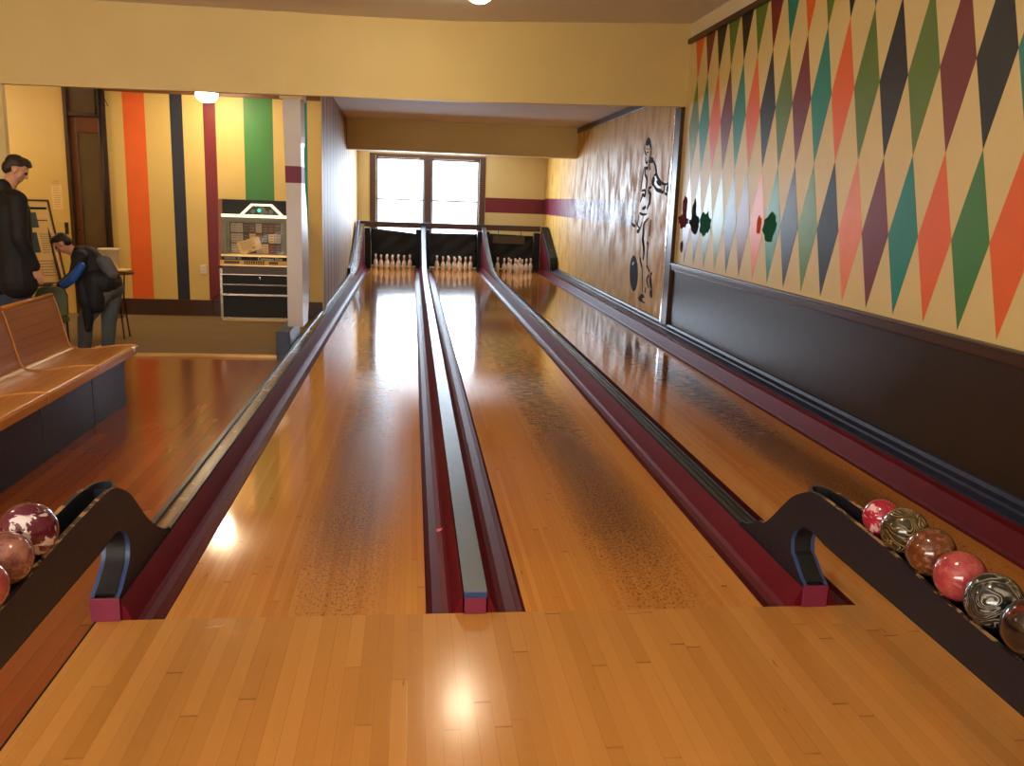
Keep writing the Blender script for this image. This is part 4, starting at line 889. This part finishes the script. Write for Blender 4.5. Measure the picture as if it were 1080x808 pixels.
def hand(w, fdir, palm, side_, k=1.0, curl=.9):
    """caps for a hand: w wrist, fdir towards the fingers, palm the palm normal, side_ direction of the thumb"""
    w, fdir, palm, side_ = Vector(w), Vector(fdir).normalized(), Vector(palm).normalized(), Vector(side_).normalized()
    cps = []; L = .095*k
    for i, (u, ln, r) in enumerate(((.034, .072, .0095), (.012, .080, .0098), (-.011, .074, .0095), (-.033, .058, .0085))):
        a = w+side_*u*k*.55; kn = w+fdir*L+side_*u*k
        cps.append((a, .016*k, kn, .0125*k))
        p = kn; d = fdir
        for j, fr in enumerate((.44, .32, .24)):
            ang = curl*(.35+.35*j); d = (fdir*math.cos(ang)+palm*math.sin(ang)).normalized(); q = p+d*ln*k*fr; cps.append((p, r*k*(1-.1*j), q, r*k*(.92-.1*j))); p = q
    t0 = w+fdir*.025*k+side_*.022*k; t1 = t0+(fdir*.6+side_*.75+palm*.25).normalized()*.045*k; t2 = t1+(fdir*.9+side_*.15+palm*.4).normalized()*.032*k; t3 = t2+(fdir*.9+palm*.55).normalized()*.024*k
    cps += [(t0, .016*k, t1, .0125*k), (t1, .0118*k, t2, .0105*k), (t2, .0105*k, t3, .009*k)]
    return cps
def head_caps(c, F, U, k=1.0):
    """face towards F, crown towards U; c is the middle of the head"""
    F = Vector(F).normalized(); U = (Vector(U)-F*Vector(U).dot(F)).normalized(); S = U.cross(F)   # S = the figure's left
    M3 = Matrix((F, S, U)).transposed(); P = lambda f_, s_, u_: Vector(c)+(F*f_+S*s_+U*u_)*k
    cp = [('e', P(-.012, 0, .030), (.098*k, .076*k, .088*k), M3), ('e', P(.022, 0, -.035), (.066*k, .060*k, .085*k), M3), ('e', P(.052, 0, -.088), (.026*k, .030*k, .020*k), M3),
          (P(.086, 0, .012), .009*k, P(.104, 0, -.026), .0125*k), (P(.094, .012, -.030), .008*k, P(.094, -.012, -.030), .008*k),
          (P(.083, .018, -.062), .006*k, P(.083, -.018, -.062), .006*k), (P(.080, .016, -.073), .007*k, P(.080, -.016, -.073), .007*k),
          (P(.080, .045, .026), .009*k, P(.086, .010, .024), .008*k), (P(.080, -.045, .026), .009*k, P(.086, -.010, .024), .008*k),
          ('e', P(-.005, .076, -.010), (.022*k, .009*k, .034*k), M3), ('e', P(-.005, -.076, -.010), (.022*k, .009*k, .034*k), M3),
          (P(.050, .040, -.02), .022*k, P(.040, .045, -.05), .02*k), (P(.050, -.040, -.02), .022*k, P(.040, -.045, -.05), .02*k)]
    hair = [('e', P(-.022, 0, .045), (.096*k, .080*k, .082*k), M3), ('e', P(-.060, 0, -.01), (.058*k, .072*k, .070*k), M3), (P(.070, .035, .085), .020*k, P(.078, -.03, .083), .020*k), ('e', P(.028, 0, .088), (.062*k, .062*k, .042*k), M3)]
    eyes = [P(.083, .031, .005), P(.083, -.031, .005)]
    return cp, hair, eyes
def add_eyes(eyes, r, parent):
    for e in eyes:
        b = B(); bm = bmesh.new(); bmesh.ops.create_icosphere(bm, subdivisions=2, radius=r, matrix=Matrix.Translation(e)); b.bm(bm, 0, True); b.build('eye', 'ink', parent)

# the man: stands with his back half turned, looking down to the right
mx, my, gz = -2.65, 5.0, -.02
th_ = math.radians(50); Fm = Vector((math.cos(th_), math.sin(th_), 0)); Lm = Vector((-math.sin(th_), math.cos(th_), 0))
Q = lambda f_, l_, z: Vector((mx, my, gz))+Fm*f_+Lm*l_+Vector((0, 0, z))
t = thing('person', 'man in a long black coat and dark jeans standing at the left edge, looking down', 'person', (mx, my, gz))
hc = Q(.125, 0, 1.855); cp, hr, ey = head_caps(hc, Vector((math.cos(.35)*.86, math.sin(.35)*.86, -.5)), Vector((0, 0, 1)), 1.0)
hipz = 1.00
body = cp+[(Q(.085, 0, 1.78), .060, Q(.0, 0, 1.64), .068), (Q(0, .15, 1.60), .075, Q(0, -.15, 1.60), .075), (Q(.01, .08, 1.50), .13, Q(.01, -.08, 1.50), .13), (Q(.02, .05, 1.45), .13, Q(0, .05, 1.10), .125), (Q(.02, -.05, 1.45), .13, Q(0, -.05, 1.10), .125),
    (Q(0, .07, 1.03), .13, Q(0, -.07, 1.03), .13)]
for s_ in (1, -1):
    body += [(Q(0, .095*s_, .98), .105, Q(.025, .105*s_, .53), .062), (Q(.025, .105*s_, .53), .060, Q(-.02, .11*s_, .10), .042), (Q(-.03, .11*s_, .06), .045, Q(.13, .125*s_, .035), .036)]
    sh = Q(0, .215*s_, 1.585); el_ = Q(-.02, .275*s_, 1.26) if s_ > 0 else Q(-.03, -.265, 1.255); wr_ = Q(.10, .255*s_, 1.02) if s_ > 0 else Q(.085, -.250, 1.005)
    body += [(sh, .062, el_, .046), (el_, .044, wr_, .030)]
    body += hand(wr_, (wr_-el_).normalized()+Vector((0, 0, -.5)), -Lm*s_+Fm*-.1, Fm, 1.12, .8)
bd = blob('body', body, 'skin', t, .0065, 3)
blob('hair', hr, 'hair', t, .006, 3); add_eyes(ey, .011, bd)
coat = [(Q(.0, .17, 1.60), .085, Q(0, -.17, 1.60), .085), (Q(.0, .10, 1.48), .155, Q(0, -.10, 1.48), .155), (Q(0, .10, 1.48), .155, Q(0, .10, 1.05), .150), (Q(0, -.10, 1.48), .155, Q(0, -.10, 1.05), .150), (Q(.0, .11, 1.05), .150, Q(.0, .12, .86), .165), (Q(.0, -.11, 1.05), .150, Q(.0, -.12, .86), .165), (Q(.04, 0, 1.5), .14, Q(.05, 0, .88), .15),
        (Q(-.02, 0, 1.62), .082, Q(-.005, 0, 1.69), .080)]
for s_ in (1, -1):
    sh = Q(0, .215*s_, 1.585); el_ = Q(-.02, .275*s_, 1.26) if s_ > 0 else Q(-.03, -.265, 1.255); wr_ = Q(.10, .255*s_, 1.02) if s_ > 0 else Q(.085, -.250, 1.005)
    coat += [(sh, .085, el_, .068), (el_, .068, wr_, .050)]
blob('coat', coat, 'black_coat', t, .009, 4)
tr = [(Q(0, .07, 1.0), .14, Q(0, -.07, 1.0), .14)]
for s_ in (1, -1): tr += [(Q(0, .095*s_, .98), .118, Q(.025, .105*s_, .53), .080), (Q(.025, .105*s_, .53), .080, Q(-.02, .11*s_, .07), .066)]
blob('trousers', tr, 'jeans', t, .009, 3)
for s_ in (1, -1): blob('shoe', [(Q(-.045, .11*s_, .055), .048, Q(.14, .125*s_, .042), .042), (Q(-.02, .11*s_, .10), .05, Q(.02, .112*s_, .06), .052)], 'shoe', t, .007, 2)

# the child: bends forward to the left, arm hanging down
kx, ky = -2.25, 5.92
t = thing('person', 'child in a dark jacket with blue panel bending forward behind the bench', 'person', (kx, ky, -.02))
V3 = lambda x, y, z: Vector((x, y, z-.02))
hc = V3(-2.515, 5.86, 1.155); Fk = Vector((-.72, -.10, -.68)); cp, hr, ey = head_caps(hc, Fk, Vector((-.55, -.1, .8)), .82)
sL, sR, chest, hipc = V3(-2.31, 5.74, 1.03), V3(-2.31, 6.03, 1.05), V3(-2.30, 5.88, 1.00), V3(-2.12, 5.95, .74)
hl, hrr = V3(-2.135, 5.87, .70), V3(-2.11, 6.03, .70)
eL, wL = V3(-2.34, 5.66, .86), V3(-2.475, 5.66, .755); eR, wR = V3(-2.40, 6.06, .85), V3(-2.54, 6.02, .76)
kL, aL = V3(-2.33, 5.84, .40), V3(-2.37, 5.86, .085); kR, aR = V3(-2.16, 6.02, .38), V3(-2.20, 6.05, .08)
body = cp+[(V3(-2.46, 5.87, 1.10), .050, V3(-2.36, 5.88, 1.05), .055), (sL, .055, sR, .055), (chest, .115, hipc, .105), (hl, .09, hrr, .09), (hl, .085, kL, .058), (kL, .056, aL, .040), (hrr, .085, kR, .058), (kR, .056, aR, .040),
    (aL, .036, aL+Vector((-.13, -.02, -.045)), .030), (aR, .036, aR+Vector((-.13, -.02, -.04)), .030), (sL, .052, eL, .038), (eL, .036, wL, .026), (sR, .052, eR, .038), (eR, .036, wR, .026)]
body += hand(wL, (wL-eL), Vector((0, .6, -.6)), Vector((-.3, -.2, .7)), .86, .7)+hand(wR, (wR-eR), Vector((0, -.6, -.6)), Vector((-.3, .2, .7)), .86, .7)
bd = blob('body', body, 'skin', t, .006, 3)
blob('hair', hr, 'hair', t, .006, 3); add_eyes(ey, .009, bd)
jk = [(sL, .075, sR, .075), (chest, .145, V3(-2.15, 5.94, .80), .150), (V3(-2.30, 5.86, 1.0), .13, V3(-2.26, 5.90, .78), .14), (V3(-2.37, 5.88, 1.07), .068, V3(-2.33, 5.88, 1.06), .08), (sL, .072, eL, .058), (eL, .058, wL, .044), (sR, .072, eR, .058), (eR, .058, wR, .044),
      (V3(-2.15, 5.86, .78), .15, V3(-2.14, 6.0, .76), .14), (V3(-2.20, 5.82, .80), .12, V3(-2.22, 5.81, .56), .10),
      (V3(-2.33, 5.80, .86), .07, V3(-2.30, 5.78, .60), .075), (V3(-2.24, 5.80, .80), .09, V3(-2.26, 5.80, .55), .075), (V3(-2.28, 5.79, .58), .075, V3(-2.29, 5.79, .30), .035), (V3(-2.20, 5.80, .72), .08, V3(-2.21, 5.82, .52), .06)]
jo = blob('jacket', jk, 'dark_jacket', t, .008, 3)
blob('blue_panel', [(V3(-2.27, 5.66, .95), .042, V3(-2.345, 5.605, .83), .046), (V3(-2.345, 5.605, .83), .046, V3(-2.43, 5.615, .765), .042)], 'blue_cloth', jo, .007, 3)
blob('grey_hood', [(V3(-2.08, 5.78, .99), .065, V3(-2.03, 5.80, .88), .06), (V3(-2.13, 5.79, 1.0), .045, V3(-2.07, 5.80, .92), .06)], 'grey_cloth', jo, .008, 3)
blob('jeans', [(hl, .115, hrr, .115), (hl, .105, kL, .080), (kL, .078, aL, .066), (hrr, .105, kR, .080), (kR, .078, aR, .066)], 'grey_jeans', t, .008, 3)
for a_ in (aL, aR): blob('shoe', [(a_+Vector((.03, 0, -.03)), .044, a_+Vector((-.14, -.02, -.045)), .036)], 'shoe', t, .007, 2)

# ------------------------------------------------------------------ lamps
def lamp(x, y, zb, r, ztop, label):
    t = thing('ceiling_lamp', label, 'ceiling lamp', (x, y, ztop), 'round ceiling lamps')
    pr_ = [(0, 0)]+[(r*math.sin(a), r*.78*(1-math.cos(a))) for a in [PI/2*i/10 for i in range(1, 11)]]+[(r*.96, r*.78), (r*.8, r*.55), (r*.4, r*.2), (0, r*.1)]
    B().lathe(pr_, (x, y, zb), 32).build('glass_bowl', 'lamp_glass', t)
    B().lathe([(0, 0), (.012, .0), (.012, ztop-zb-r*.1-.03), (.05, ztop-zb-r*.1-.025), (.055, ztop-zb-r*.1-.001), (0, ztop-zb-r*.1-.001)], (x, y, zb+r*.1), 24).build('fitting', 'brass_strip', t)
    return t
lamp(1.56, 4.86, 3.43, .125, zc(1.56), 'glowing round ceiling lamp above the lanes at the top edge of the photo')
lamp(-1.565, 8.2, 2.775, .138, 3.03, 'glowing round ceiling lamp above the carpet, hanging just below the beam')
lamp(1.56, -.9, 3.475, .125, zc(1.56), 'added ceiling lamp over the approach, out of view, lighting the room')  # added lamp above the frame, fills the room with light
lamp(-3.4, 1.5, 3.24, .125, zc(-3.4), 'added unseen ceiling lamp over the wooden bench, lighting the left side')  # unseen lamp, added to light the people and the bench side
lamp(-4.7, 7.7, 2.70, .13, 3.03, 'added lamp hidden behind the left pier to brighten the left wall')  # added out of sight only to brighten the left wall
lamp(-3.4, -2.8, 3.24, .125, zc(-3.4), 'added unseen ceiling lamp in the left rear corner, as fill')  # unseen extra lamp, added as general fill

# ------------------------------------------------------------------ light
def area(name, loc, rot, sx, sy, power, col):
    l = bpy.data.lights.new(name, 'AREA'); l.shape = 'RECTANGLE'; l.size = sx; l.size_y = sy; l.energy = power; l.color = col
    o = bpy.data.objects.new(name, l); C.objects.link(o); o.location = loc; o.rotation_euler = rot; return o
area('window_daylight', (1.38, 19.62, 1.75), (-PI/2, 0, 0), 3.4, 2.6, 700, (.74, .87, 1.0))
area('rear_fill_light', (-1.5, -4.95, 2.1), (PI/2+.35, 0, 0), 5.0, 2.0, 390, (1.0, .95, .84))  # added fill behind the camera, tilted up to brighten the ceiling; no window there
w = bpy.data.worlds.new('sky'); bpy.context.scene.world = w; w.use_nodes = True
w.node_tree.nodes['Background'].inputs[0].default_value = (.75, .87, 1, 1); w.node_tree.nodes['Background'].inputs[1].default_value = 4.0
s = bpy.context.scene
s.view_settings.view_transform = 'Standard'; s.view_settings.look = 'None'; s.view_settings.exposure = 0.2; s.view_settings.gamma = 1.0; s.view_settings.use_curve_mapping = False
